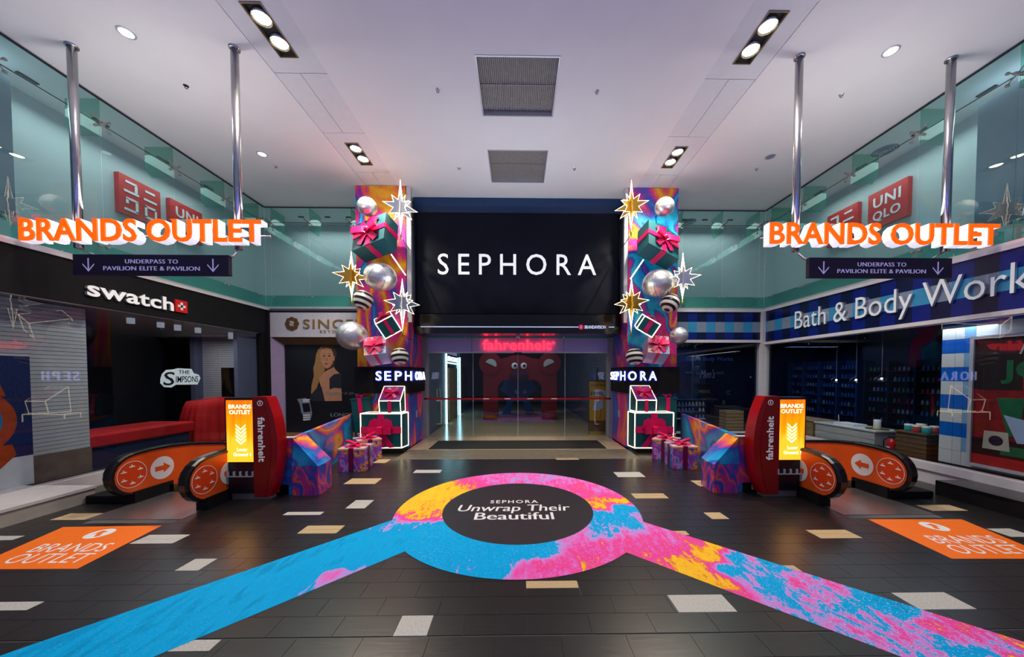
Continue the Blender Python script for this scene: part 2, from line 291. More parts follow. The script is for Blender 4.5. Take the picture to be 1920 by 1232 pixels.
# ---- lettering
TC = {}
def text_mesh(s, sp=1.0, shear=0, offset=0):
    key = (s, sp, shear, offset)
    if key in TC: return TC[key]
    cu = bpy.data.curves.new('lettering', 'FONT'); cu.body = s; cu.space_character = sp; cu.shear = shear; cu.offset = offset; cu.resolution_u = 3; cu.extrude = .5; cu.size = 1
    cu.align_x = 'LEFT'
    ob = bpy.data.objects.new('lettering', cu); C.objects.link(ob)
    dg = bpy.context.evaluated_depsgraph_get(); me = bpy.data.meshes.new_from_object(ob.evaluated_get(dg))
    vs = [v.co.copy() for v in me.vertices]; fs = [list(p.vertices) for p in me.polygons]
    bpy.data.objects.remove(ob); bpy.data.meshes.remove(me)
    TC[key] = (vs, fs); return TC[key]
def islands(vs, fs):
    par = list(range(len(vs)))
    def find(a):
        while par[a] != a: par[a] = par[par[a]]; a = par[a]
        return a
    pos = {}
    for i, v in enumerate(vs):
        k = (round(v.x, 5), round(v.y, 5), round(v.z, 5))
        if k in pos: par[find(i)] = find(pos[k])
        else: pos[k] = i
    for f in fs:
        a = find(f[0])
        for i in f[1:]: par[find(i)] = a
    gr = {}
    for f in fs: gr.setdefault(find(f[0]), []).append(f)
    out = []
    for g in gr.values():
        ids = sorted({i for f in g for i in f}); xs = [vs[i].x for i in ids]; out.append([min(xs), max(xs), g])
    out.sort(key=lambda q: q[0]); mer = []
    for q in out:
        if mer and q[0] < mer[-1][1] - .35 * min(q[1] - q[0], mer[-1][1] - mer[-1][0]): mer[-1][1] = max(mer[-1][1], q[1]); mer[-1][2] += q[2]
        else: mer.append(q)
    return [m[2] for m in mer]
def lettering(s, p0, right, up, W, Hh, depth, mats, parent=None, name='lettering', split=False, sp=1.0, shear=0, offset=0, warp=None, pname='letter', label=None, cat=None, group=None, contrast=0):
    """text set into the W x Hh box whose lower left corner is p0; two materials = face, returns"""
    vs, fs = text_mesh(s, sp, shear, offset)
    if contrast:
        n = len(vs); vs = vs + [v + Vector((contrast, 0, .001)) for v in vs]; fs = fs + [[i + n for i in f] for f in fs]
    x0 = min(v.x for v in vs); x1 = max(v.x for v in vs); y0 = min(v.y for v in vs); y1 = max(v.y for v in vs)
    p0 = Vector(p0); right = Vector(right).normalized() if warp is None else None; up = Vector(up); nn = right.cross(up.normalized()) if right else None
    mats = mats if isinstance(mats, (list, tuple)) else [mats]
    def T(v):
        a = (v.x - x0) / (x1 - x0) * W; b = (v.y - y0) / (y1 - y0) * Hh; c = (v.z + .5) * depth
        if warp: return warp(a, b, c)
        return p0 + right * a + up * b + nn * c
    def mk(fl, nm, par):
        mb = MB(); ids = sorted({i for f in fl for i in f}); mp = {j: k for k, j in enumerate(ids)}
        mb.v = [T(vs[i]) for i in ids]
        for f in fl:
            mb.f.append([mp[i] for i in f]); zs = {round(vs[i].z, 3) for i in f}
            mb.m.append(0 if (len(mats) == 1 or (len(zs) == 1 and max(zs) > 0)) else 1); mb.sm.append(False)
        o = mb.build(nm, mats, par)
        return o
    if split: return [mk(g, pname, parent) for g in islands(vs, fs)]
    o = mk(fs, name, parent)
    if parent is None: setp(o, label, cat, group)
    return o
def disc(c, r, u, w, th, n=32, r0=0):
    """flat disc / ring with normal u x w"""
    u, w, c = Vector(u), Vector(w), Vector(c); nn = u.cross(w).normalized() * th; mb = MB()
    if r0 == 0: mb.prism([c + (u * math.cos(2 * PI * i / n) + w * math.sin(2 * PI * i / n)) * r for i in range(n)], nn)
    else:
        vs = []
        for i in range(n):
            d = u * math.cos(2 * PI * i / n) + w * math.sin(2 * PI * i / n); vs += [c + d * r0, c + d * r, c + d * r + nn, c + d * r0 + nn]
        mb.add(vs, [(i * 4 + j, ((i + 1) % n) * 4 + j, ((i + 1) % n) * 4 + (j + 1) % 4, i * 4 + (j + 1) % 4) for i in range(n) for j in range(4)])
    return mb

XW = 9.12; YB = 12.35
# ================================================================== FLOOR
def rectpx(a, b, c):   # px of near-left, near-right, far-left corner -> world rect snapped on the tile courses
    p, q, r = onZ(*a, 0), onZ(*b, 0), onZ(*c, 0)
    y0 = 3.02 + round((p.y - 3.02) / .135) * .135; y1 = 3.02 + round((r.y - 3.02) / .135) * .135
    return [p.x, q.x, y0, max(y1, y0 + .135)]
LT = [  # colour, near-left, near-right, far-left
 ('lighttile', (328, 1069.5), (372.6, 1069), (366.4, 1043)), ('lighttile', (234, 1023), (317, 1022), (271.6, 1002.4)), ('lighttile', (-60, 1151), (34.6, 1151.5), (-30, 1133)),
 ('lighttile', (-50, 1017), (9, 1017), (-30, 1007)), ('tantile', (91, 975.5), (169.5, 975.5), (116.7, 962)), ('lighttile', (527.5, 967), (598, 967), (537.7, 959.4)),
 ('lighttile', (649, 951.8), (685.4, 951.8), (661.7, 939)), ('tantile', (556.7, 1000.3), (630, 1000.3), (574, 982.4)), ('tantile', (644.8, 906.8), (704, 906.8), (652, 897.3)),
 ('tantile', (699.5, 867.4), (724, 867.4), (705.7, 860.8)), ('lighttile', (772.4, 888.2), (823.5, 888.2), (777.5, 880.5)), ('tantile', (1043, 861.8), (1086, 861.8), (1042, 858)),
 ('tantile', (986.4, 1101.4), (1085, 1100.7), (984.6, 1089)), ('lighttile', (736.7, 1191), (800.5, 1191), (756, 1155.4)), ('lighttile', (1157.8, 893.6), (1209.5, 893.3), (1152.3, 886.3)),
 ('tantile', (1191.3, 934.5), (1255, 934.5), (1185, 924)), ('tantile', (1338.5, 975.8), (1372, 975.8), (1320, 961)), ('tantile', (1540.8, 1010.5), (1620, 1009.7), (1510, 991.5)),
 ('lighttile', (1272.9, 1148.6), (1384, 1148), (1250, 1115)), ('lighttile', (1728.6, 1145.4), (1838, 1145), (1668.4, 1112.5)), ('tantile', (1756, 960), (1824, 960), (1721, 947.8)),
 ('lighttile', (1901.7, 1008.6), (1950, 1008.6), (1849, 991)), ('tantile', (1465, 1070), (1502.5, 1070), (1442, 1056.8)), ('tantile', (1312, 912), (1340, 912), (1303.8, 902)),
 ('lighttile', (300, 1232), (379, 1232), (335, 1204)), ('tantile', (1250, 1007), (1298, 1007), (1230, 994))]
lrects = [(c, rectpx(a, b, d)) for c, a, b, d in LT]
floor_o = struct('floor', MB().box(-9.3, 9.3, -4, 6.9, -.2, -.006).box(-9.3, -7.15, 6.9, 12.6, -.2, -.006).box(-5.6, 5.6, 6.9, 12.6, -.2, -.006).box(7.15, 9.3, 6.9, 12.6, -.2, -.006), 'grout')
tiles = []
holes = [(-7.17, -5.58, 5.58, 13), (5.58, 7.17, 5.58, 13), (-3.5, 3.5, 9.45, 13)]
def clear(x0, x1, y0, y1):
    out = [(x0, x1)]
    for hx0, hx1, hy0, hy1 in holes:
        if y1 > hy0 + .06 and y0 < hy1 - .06:
            nxt = []
            for a, b in out:
                if b <= hx0 or a >= hx1: nxt.append((a, b)); continue
                if a < hx0 - .03: nxt.append((a, hx0))
                if b > hx1 + .03: nxt.append((hx1, b))
            out = nxt
    return out
k = 0
for row in range(-1, 35):
    y0 = 3.02 + row * .27; y1 = y0 + .27
    if y0 > 12.3: break
    cuts = []
    for c, r in lrects:
        ov = min(y1, r[3]) - max(y0, r[2])
        if ov > .05:
            cuts.append((r[0], r[1])); yy0, yy1 = max(y0, r[2]), min(y1, r[3])
            tiles.append((c, r[0], r[1], yy0, yy1))
            if yy0 - y0 > .05: tiles.append(('tile', r[0], r[1], y0, yy0))
            if y1 - yy1 > .05: tiles.append(('tile', r[0], r[1], yy1, y1))
    x = -9.0 + (.09 + (.3 if row % 2 else 0)) % .6 - .6
    while x < 9.1:
        seg = [(max(x, -9.1), min(x + .6, 9.1))]
        for a, b in cuts:
            n2 = []
            for p, q in seg:
                if q <= a or p >= b: n2.append((p, q))
                else:
                    if a - p > .03: n2.append((p, a))
                    if q - b > .03: n2.append((b, q))
            seg = n2
        for p, q in seg:
            for p2, q2 in clear(p, q, y0, y1):
                if q2 - p2 > .03: tiles.append(('tile', p2, q2, y0, y1))
        x += .6
tiles.sort(key=lambda t: (t[0] == 'tile', (t[3]) + max(0, abs(t[1]) - t[3] * 1.5) * 9))
bulk = MB()
def tile_mb(mb, t, mi=0):
    g = .0022; g0 = .009 if abs(t[3] - 3.02) < .01 else g
    return mb.box(t[1] + g, t[2] - g, t[3] + g0, t[4] - (.009 if abs(t[4] - 3.02) < .01 else g), -.006, 0, mi)
for i, t in enumerate(tiles):
    if i < 298: tile_mb(MB(), t).build('tile', t[0], floor_o)
    else: tile_mb(bulk, t)
setp(bulk.build('tile_field', 'tile', floor_o), kind='stuff')
# near strip in front of the camera, beyond the courses
nb = MB()
for row in range(-16, -1): nb.box(-9, 9, 3.02 + row * .27 + .003, 3.29 + row * .27 - .003, -.006, 0)
setp(nb.build('near_courses', 'tile', floor_o), kind='stuff')

# grooved strip, beige threshold, entrance mat, corridor floor
st = thing('grooved_strip', 'long ribbed stone strip across the floor in front of the entrance mat', 'floor strip', (0, 10, 0))
nb_ = 12
for i in range(nb_):
    y = 9.45 + i * 1.22 / nb_
    MB().box(-3.5, 3.5, y + .008, y + 1.22 / nb_ - .035, -.006, .003).build('rib', 'rib', st)
MB().box(-3.5, 3.5, 9.45, 10.67, -.006, -.002).build('groove_bed', 'ribd', st)
th = struct('trim_1', MB().box(-3.6, 3.6, 10.67, 12.85, -.15, -.008), 'grout')
for i in range(12):
    x = -3.6 + i * .6
    for j, (a, b) in enumerate(((10.67, 11.2), (11.2, 11.9), (11.9, 12.6))):
        MB().box(x + .003, x + .597, a + .003, b - .003, -.008, 0).build('beige_tile', 'beige', th)
mt = bevel(MB().box(-2.88, 2.88, 10.75, 12.1, .001, .014).build('door_mat', 'mat'), .005); setp(mt, 'wide black ribbed door mat in front of the glass entrance doors', 'mat')
struct('floor_2', MB().box(-3.55, 3.55, 12.6, 32, -.1, 0), 'beige')

# ------- floor graphic
PTS = [(-2, 6, .9), (-1.75, 6.7, .93), (-1.7, 7.2, .86), (-1.2, 7.65, .66), (-.6, 7.9, .5), (0, 7.9, .47), (.7, 7.8, .5), (1.2, 7.5, .5), (1.3, 7.0, .62), (1.8, 6.9, .5), (1.9, 6.5, .6), (1.9, 6.25, .82), (1.5, 6.1, .8), (1.9, 5.95, .2), (1.4, 5.6, .2), (2.1, 5.5, .42), (1.8, 5.4, .22), (1.3, 5.0, .30), (1.0, 5.0, .45), (1.6, 4.7, .60), (1.2, 4.55, .62), (.8, 4.3, .62), (.3, 4.5, .2), (.3, 4.1, .62), (.1, 3.95, .55), (0, 4.5, .2), (-.3, 4.1, .22), (-.7, 4.2, .25), (-1, 4.6, .15), (-1.7, 4.8, .1), (-1.3, 5.1, .15), (-2.1, 5.35, .28), (-1.7, 5.3, .3), (-1.7, 5.6, .78), (-1.5, 5.9, .82),
       (-2.5, 4.8, .08), (-2.3, 5.3, .3), (-3.5, 3.8, .08), (-3, 4.3, .05), (-4.5, 2.8, .06), (-2.25, 4.02, .45), (-2.5, 3.9, .2), (-2.3, 4.2, .1), (-3, 3.3, .1),
       (2.3, 4.9, .60), (2.1, 4.6, .6), (2.2, 5.2, .5), (2.5, 4.7, .64), (2.2, 4.1, .84), (2.5, 4.3, .85), (2.8, 4.6, .84), (2.35, 3.8, .80), (2.6, 4.0, .2), (2.9, 4.3, .25), (2.7, 3.8, .45), (3.0, 4.2, .4), (2.85, 3.7, .2), (3.15, 4.1, .2), (3.1, 3.5, .38), (3.4, 3.8, .42), (3.5, 3.2, .38), (3.6, 3.6, .42), (3.75, 3.45, .12), (3.9, 3.3, .15), (3.6, 3.1, .55), (4.0, 3.1, .60), (3.8, 2.9, .35), (4.25, 3.0, .6), (4.0, 2.7, .2), (4.2, 2.85, .3), (4.2, 2.6, .74), (4.5, 2.8, .68), (4.4, 2.4, .72), (4.8, 2.55, .64), (4.75, 2.65, .3), (5, 2.2, .7), (5.5, 2, .66)]
def tone(x, y):
    a = b = 0
    for px, py, t in PTS:
        d = ((x - px) ** 2 + (y - py) ** 2) ** 2 + 1e-5; a += t / d; b += 1 / d
    return a / b
def ragged(x, y):
    if x < -1.5 and y < 5.2: return .10
    if x < -1: return .28 + .2 * (y > 5.4)
    if x > 3.0 and y < 4.3: return .80
    return .42 if x > .2 or y > 7.4 else .22
def printed(name, rows, z, parent):
    n = len(rows[0]); mb = MB(); vs = [Vector((p[0], p[1], z)) for r in rows for p in r]
    mb.add(vs, [(i * n + j, i * n + j + 1, (i + 1) * n + j + 1, (i + 1) * n + j) for i in range(len(rows) - 1) for j in range(n - 1)])
    if True:
        a, b, c = mb.v[mb.f[0][0]], mb.v[mb.f[0][1]], mb.v[mb.f[0][2]]
        if (b - a).cross(c - a).z < 0: mb.f = [f[::-1] for f in mb.f]
    o = mb.build(name, FP, parent); me = o.data
    for an, fn in (('tone', tone), ('ragged', ragged)):
        at = me.attributes.new(an, 'FLOAT', 'POINT'); at.data.foreach_set('value', [fn(v.x, v.y) for v in vs])
    return o
RC = Vector((0, 5.98)); RO = 2.13; RI = 1.33
fg = thing('floor_graphic', 'large round marbled floor sticker with two long marbled arms and a black centre', 'floor sticker', (0, 0, 0))
rows = []
for i in range(12):
    r = RI - .02 + (RO - RI + .02) * i / 11; rows.append([(RC.x + r * math.cos(2 * PI * j / 144), RC.y + r * math.sin(2 * PI * j / 144)) for j in range(145)])
printed('ring', rows, .0040, fg)
def arm(u0, u1, l0, l1, ext):
    u0, u1, l0, l1 = [onZ(*p, 0) for p in (u0, u1, l0, l1)]
    du = (u1 - u0).normalized(); dl = (l1 - l0).normalized()
    rows = []
    a0 = u0 - du * .9; a1 = u1 + du * ext; b0 = l0 - dl * .55; b1 = l1 + dl * (ext + .6)
    for i in range(70):
        s = i / 69; a = a0.lerp(a1, s); b = b0.lerp(b1, s); rows.append([(a.lerp(b, j / 14).x, a.lerp(b, j / 14).y) for j in range(15)])
    return rows
printed('arm', arm((700, 987.5), (0, 1230), (745, 1040), (288, 1232), 1.3), .0020, fg)
printed('arm', arm((1220, 983), (1920, 1204), (1180, 1038), (1690, 1232), 1.3), .0020, fg)
cb = disc((RC.x, RC.y, .0042), RI, (1, 0, 0), (0, 1, 0), .0006, 72).build('black_centre', pm('vinyl_black', (.020, .018, .026), .5, var=.15), fg)
def ftext(s, x0, y0, x1, y1, z=.0050, **kw):   # px box on the floor
    a = onZ(x0, y1, 0); b = onZ(x1, y1, 0); c = onZ((x0 + x1) / 2, y0, 0)
    lettering(s, (a.x, a.y, z), (1, 0, 0), (0, 1, 0), b.x - a.x, c.y - a.y, .0005, 'print', fg, **kw)
ftext('SEPHORA', 919, 938.3, 1009, 944.3, name='small_lettering', sp=1.25, offset=.01)
ftext('Unwrap Their', 855, 947, 1073, 963.5, name='slogan_lettering', offset=-.006, shear=.12, contrast=.035)
ftext('Beautiful', 888, 961.5, 1040, 975.2, name='slogan_lettering', offset=-.006, contrast=.045)

# orange floor mats
def omat(cs, lab, side):
    p = [onZ(*c, 0) for c in cs]    # A far outer, B far inner, C near inner, D near outer
    t = thing('floor_sticker', lab, 'floor sticker', ((p[0] + p[2]) / 2).to_tuple())
    mb = MB().prism([(q.x, q.y, .001) for q in p], (0, 0, .002)); mb.build('orange_vinyl', 'orange_vinyl', t)
    w0 = p[3] if side > 0 else p[3]
    # local frame: x = left to right, y = near to far
    L0, R0, RF, LF = (p[3], p[2], p[1], p[0])
    ex = (R0 - L0) * .5 + (RF - LF) * .5; ey = (LF - L0) * .5 + (RF - R0) * .5
    def P(u, v): return Vector((L0.x, L0.y, .0036)) + Vector((ex.x, ex.y, 0)) * u + Vector((ey.x, ey.y, 0)) * v
    W, Hh = ex.length, ey.length
    for s, v0, u0, u1 in (('BRANDS', .33, .17, .86), ('OUTLET', .10, .17, .86)):
        lettering(s, (0, 0, 0), (1, 0, 0), (0, 1, 0), 1, 1, .0005, 'print', t, warp=lambda a, b, c, u0=u0, u1=u1, v0=v0: P(u0 + a * (u1 - u0), v0 + b * .20) + Vector((0, 0, c)))
    c = P(.5, .78); rr = .16
    disc(c, rr, (1, 0, 0), (0, 1, 0), .0005).build('badge_disc', 'print', t)
    a = Vector((c.x, c.y, c.z + .0008)); d = Vector((.55 * -side, .83, 0)).normalized(); n = Vector((d.y, -d.x, 0))
    MB().prism([a + d * .12, a + d * .02 + n * .08, a + d * .02 + n * .03, a - d * .11 + n * .03, a - d * .11 - n * .03, a + d * .02 - n * .03, a + d * .02 - n * .08], (0, 0, .0004)).build('badge_arrow', 'orange_vinyl', t)
omat([(118.5, 988.6), (304, 985.7), (145, 1067), (-63, 1068)], 'orange floor sticker with white lettering near the pale stone ledge on the left', 1)
omat([(1627, 974), (1803, 974), (1980, 1048), (1785, 1048)], 'orange floor sticker with white lettering near the black ledge on the right', -1)

# ================================================================== CEILING
def with_holes(mb, x0, x1, y0, y1, z0, z1, hs):
    xs = sorted({x0, x1, *[h[0] for h in hs], *[h[1] for h in hs]}); ys = sorted({y0, y1, *[h[2] for h in hs], *[h[3] for h in hs]})
    for i in range(len(xs) - 1):
        for j in range(len(ys) - 1):
            cx, cy = (xs[i] + xs[i + 1]) / 2, (ys[j] + ys[j + 1]) / 2
            if not any(h[0] < cx < h[1] and h[2] < cy < h[3] for h in hs): mb.box(xs[i], xs[i + 1], ys[j], ys[j + 1], z0, z1)
    return mb
V1 = (-.82, .82, 6.52, 8.02); V2 = (-.82, .82, 9.2, 10.72)
FX = [(s * 4.36 - .175, s * 4.36 + .175, a, b) for s in (-1, 1) for a, b in ((5.68, 6.64), (9.0, 9.93))]
hs = [V1, V2] + [(s * 4.36 - .53, s * 4.36 + .53, .5, 11) for s in (-1, 1)]
ceil = struct('ceiling', with_holes(MB(), -16, 16, -.5, 17, CEIL, CEIL + .3, hs), 'white')
for s in (-1, 1):
    MB().box(s * 4.36 - .53, s * 4.36 + .53, .5, 11, CEIL + .06, CEIL + .3).build('tray_back', 'dark', ceil)
    ys = [.5, 2.15, 3.8, 5.4, 6.98, 8.65, 10.28, 11]
    for i in range(len(ys) - 1):
        for a, b in ((-.53, -.02), (-.02, .53)):
            lo, hi = s * 4.36 + a, s * 4.36 + b
            hh = [f for f in FX if f[0] < hi and f[1] > lo and f[2] < ys[i + 1] and f[3] > ys[i]]
            hh = [(max(f[0], lo), min(f[1], hi), max(f[2], ys[i]), min(f[3], ys[i + 1])) for f in hh]
            with_holes(MB(), lo + .006, hi - .006, ys[i] + .006, ys[i + 1] - .006, CEIL + .012, CEIL + .05, hh).build('ceiling_panel', 'cpanel', ceil)
lamp_names = {(-1, 0): 'near left', (-1, 1): 'far left', (1, 0): 'near right', (1, 1): 'far right'}
for i, f in enumerate(FX):
    s = -1 if i < 2 else 1; nf = i % 2
    lab = ['recessed twin spotlight fitting in the %s ceiling strip, nearest the viewer', 'recessed twin spotlight fitting at the far end of the %s ceiling strip'][nf] % ('left' if s < 0 else 'right')
    t = thing('twin_spotlight', lab, 'ceiling light', ((f[0] + f[1]) / 2, (f[2] + f[3]) / 2, CEIL), 'twin spotlights in the ceiling strips')
    mb = MB(); w = .02
    mb.box(f[0], f[1], f[2], f[2] + w, CEIL - .005, CEIL + .2).box(f[0], f[1], f[3] - w, f[3], CEIL - .005, CEIL + .2).box(f[0], f[0] + w, f[2] + w, f[3] - w, CEIL - .005, CEIL + .2).box(f[1] - w, f[1], f[2] + w, f[3] - w, CEIL - .005, CEIL + .2)
    mb.build('frame', pm('fitting_bronze', (.30, .22, .12), .4, .5), t); MB().box(f[0], f[1], f[2], f[3], CEIL + .16, CEIL + .2).build('housing', 'skirt', t)
    for yy in ((f[2] + f[3]) / 2 - .215, (f[2] + f[3]) / 2 + .215):
        c = ((f[0] + f[1]) / 2, yy, CEIL + .0)
        MB().lathe(c, [(.145, .0), (.155, .0), (.155, .1), (.08, .155)], 20).build('reflector_ring', 'steel', t)
        MB().ball((c[0], c[1], CEIL + .04), .135, 20, 10, sc=(1, 1, .3)).build('bulb', 'bulb', t)
for V, lab in ((V1, 'large square grey ceiling grille, nearer the viewer'), (V2, 'smaller-looking square grey ceiling grille, nearer the billboard')):
    t = thing('ceiling_grille', lab, 'vent', ((V[0] + V[1]) / 2, (V[2] + V[3]) / 2, CEIL), 'ceiling grilles')
    mb = MB(); w = .03
    mb.box(V[0], V[1], V[2], V[2] + w, CEIL - .01, CEIL + .14).box(V[0], V[1], V[3] - w, V[3], CEIL - .01, CEIL + .14).box(V[0], V[0] + w, V[2] + w, V[3] - w, CEIL - .01, CEIL + .14).box(V[1] - w, V[1], V[2] + w, V[3] - w, CEIL - .01, CEIL + .14)
    mb.build('frame', 'alum', t)
    MB().box(V[0], V[1], V[2], V[3], CEIL + .12, CEIL + .16).build('backing', 'grille', t)
    mb = MB()
    for i in range(40):
        x = V[0] + w + (V[1] - V[0] - 2 * w) * (i + .5) / 40; mb.box(x - .009, x + .009, V[2] + w, V[3] - w, CEIL + .09, CEIL + .12)
    setp(mb.build('fine_blades', 'grille', t), kind='stuff')
    MB().box(V[0] + w, V[1] - w, (V[2] + V[3]) / 2 - .01, (V[2] + V[3]) / 2 + .01, CEIL + .08, CEIL + .1).build('cross_bar', 'grille', t)
for x, y, lit, lab in ((-6.93, 6.21, 1, 'lit round downlight between the two chrome poles on the left'), (-7.02, 9.48, 1, 'small lit round downlight on the left, farther back towards the glass corner'), (6.98, 6.33, 1, 'lit round downlight between the two chrome poles on the right'), (7.01, 9.37, 0, 'unlit dark round downlight on the right, farther back')):
    t = thing('downlight', lab, 'ceiling light', (x, y, CEIL), 'round downlights')
    MB().lathe((x, y, CEIL), [(.10, -.001), (.10, -.008), (.125, -.008), (.13, 0), (.10, -.001)], 24).build('trim_ring', 'alum', t)
    disc((x, y, CEIL - .003), .098, (0, 1, 0), (1, 0, 0), .002, 24).build('lens', 'bulb2' if lit else 'updark', t)
for x, y, where in ((-1.7, 7.31, 'left of the nearer ceiling grille'), (1.69, 7.3, 'right of the nearer ceiling grille'), (-1.72, 10, 'left of the farther ceiling grille'), (1.66, 9.97, 'right of the farther ceiling grille'), (-7.02, 10.0, 'left, beyond the small lit downlight'), (7.01, 9.9, 'right, beyond the unlit downlight'), (-6.95, 7.3, 'left, dark, between the two lit downlights'), (6.99, 7.3, 'right, beyond the lit downlight')):
    t = thing('sprinkler_head', 'tiny round sprinkler head on the white ceiling, ' + where, 'sprinkler', (x, y, CEIL), 'ceiling sprinklers')
    MB().lathe((x, y, CEIL), [(0, -.035), (.014, -.035), (.014, -.01), (.045, -.008), (.05, 0)], 14).build('rose', 'dark' if where.startswith('left, dark') else 'alum', t)
    MB().lathe((x, y, CEIL), [(0, -.05), (.03, -.048), (.03, -.042), (0, -.042)], 12).build('deflector', 'steel', t)

# ================================================================== UPPER GLASS WALLS AND UPPER STOREY
struct('wall_upper_left', MB().box(-10.75, -10.6, -1, 13.9, 4.8, CEIL), 'upwall'); struct('wall_upper_right', MB().box(10.6, 10.75, -1, 13.9, 4.8, CEIL), 'upwall')
struct('wall_upper_back', MB().box(-10.75, -3.6, 13.8, 13.95, 4.8, CEIL).box(3.6, 10.75, 13.8, 13.95, 4.8, CEIL), 'upwall')
struct('floor_upper', MB().box(-10.7, -XW - .05, -1, 13.9, 4.72, 4.82).box(XW + .05, 10.7, -1, 13.9, 4.72, 4.82).box(-XW - .05, -3.6, YB + .05, 13.9, 4.72, 4.82).box(3.6, XW + .05, YB + .05, 13.9, 4.72, 4.82), 'sill')
struct('trim_2', MB().box(-10.5, -9.75, 4.6, 6.75, 4.82, 8.1), 'updark'); struct('trim_3', MB().box(9.75, 10.5, 4.8, 7.1, 4.82, 8.1), 'updark')
TZ = 7.87; WB = 4.86
joints = [3.0, 4.55, 6.1, 7.62, 9.18, 10.73, 12.1]
def pane_rows(t, spans, mk):
    for a, b in spans:
        mk(a + .008, b - .008, WB, TZ - .008).build('pane', G_up, t); mk(a + .008, b - .008, TZ + .008, CEIL - .03).build('pane', G_up, t)
def spider(c, ux, nrm, parent):
    c = Vector(c); ux = Vector(ux); nrm = Vector(nrm); mb = MB(); mb.cyl(c - nrm * .12, c + nrm * .06, .03, 10)
    for a in (-1, 1):
        for b in (-1, 1):
            e = c + ux * a * .13 + Vector((0, 0, b * .11)); mb.tube([c, c + (e - c) * .5 + nrm * .02, e], .012, 6); mb.cyl(e - nrm * .012, e + nrm * .02, .028, 10)
    mb.build('spider_fitting', 'grille', parent)
for s, nm in ((-1, 'left'), (1, 'right')):
    t = struct('window_1' if s < 0 else 'window_2', MB().box(s * (XW - .02), s * (XW + .05), 1.4, YB, CEIL - .03, CEIL).box(s * (XW - .04), s * (XW + .08), 1.4, YB, 4.78, WB), ['alum'])
    t.data.materials[0] = M['alum']
    top = MB().box(s * (XW - .03), s * (XW + .03), 1.4, YB, CEIL - .045, CEIL - .028).build('head_channel', 'dark', t)
    sp = [(1.45, 3.0)] + list(zip(joints[:-1], joints[1:])) + [(12.1, YB)]
    pane_rows(t, sp, lambda a, b, z0, z1, s=s: MB().box(s * XW, s * (XW + .012), a, b, z0, z1))
    for y in joints:
        MB().prism([(s * (XW + .02), y, CEIL - .03), (s * (XW + .75), y, CEIL - .03), (s * (XW + .75), y, 7.85), (s * (XW + .6), y, 7.62), (s * (XW + .02), y, 7.62)], (0, .012, 0)).build('glass_fin', G_fin, t)
        spider((s * (XW - .03), y, TZ), (0, 1, 0), (-s, 0, 0), t)
        for d in (-.07, .07): MB().cyl((s * (XW - .02), y + d, 5.22), (s * (XW + .05), y + d, 5.22), .026, 10).build('clamp', 'grille', t)
    MB().box(s * (XW - .003), s * (XW + .01), 1.45, YB, TZ - .006, TZ + .006).build('transom_seal', 'dark', t)
    struct('baseboard_upper_' + nm, MB().box(s * 9.32, s * 9.40, 1.4, YB + .25, 4.82, 5.32), 'tealslab')
    # back wall glazing
    t = struct('window_3' if s < 0 else 'window_4', MB().box(s * 5.22, s * XW, YB - .02, YB + .05, CEIL - .03, CEIL).box(s * 5.22, s * (XW - .04), YB - .04, YB + .08, 4.78, WB), 'alum')
    MB().box(s * 5.22, s * XW, YB - .03, YB + .03, CEIL - .045, CEIL - .028).build('head_channel', 'dark', t)
    js = [5.3, 6.05, 7.54, 8.91, XW]
    pane_rows(t, list(zip(js[:-1], js[1:])), lambda a, b, z0, z1, s=s: MB().box(s * a, s * b, YB, YB + .012, z0, z1))
    for x in js[1:-1]:
        MB().prism([(s * x, YB + .02, CEIL - .03), (s * x, YB + .75, CEIL - .03), (s * x, YB + .75, 7.85), (s * x, YB + .6, 7.62), (s * x, YB + .02, 7.62)], (.012, 0, 0)).build('glass_fin', G_fin, t)
        spider((s * x, YB - .03, TZ), (1, 0, 0), (0, -1, 0), t)
        for d in (-.09, .09): MB().cyl((s * x + d, YB - .02, 5.22), (s * x + d, YB + .05, 5.22), .028, 10).build('clamp', 'grille', t)
    MB().box(s * 5.3, s * XW, YB - .003, YB + .01, TZ - .006, TZ + .006).build('transom_seal', 'dark', t)
    struct('baseboard_back_' + nm, MB().box(s * 5.22, s * 9.3, YB + .25, YB + .33, 4.82, 5.32), 'tealslab')
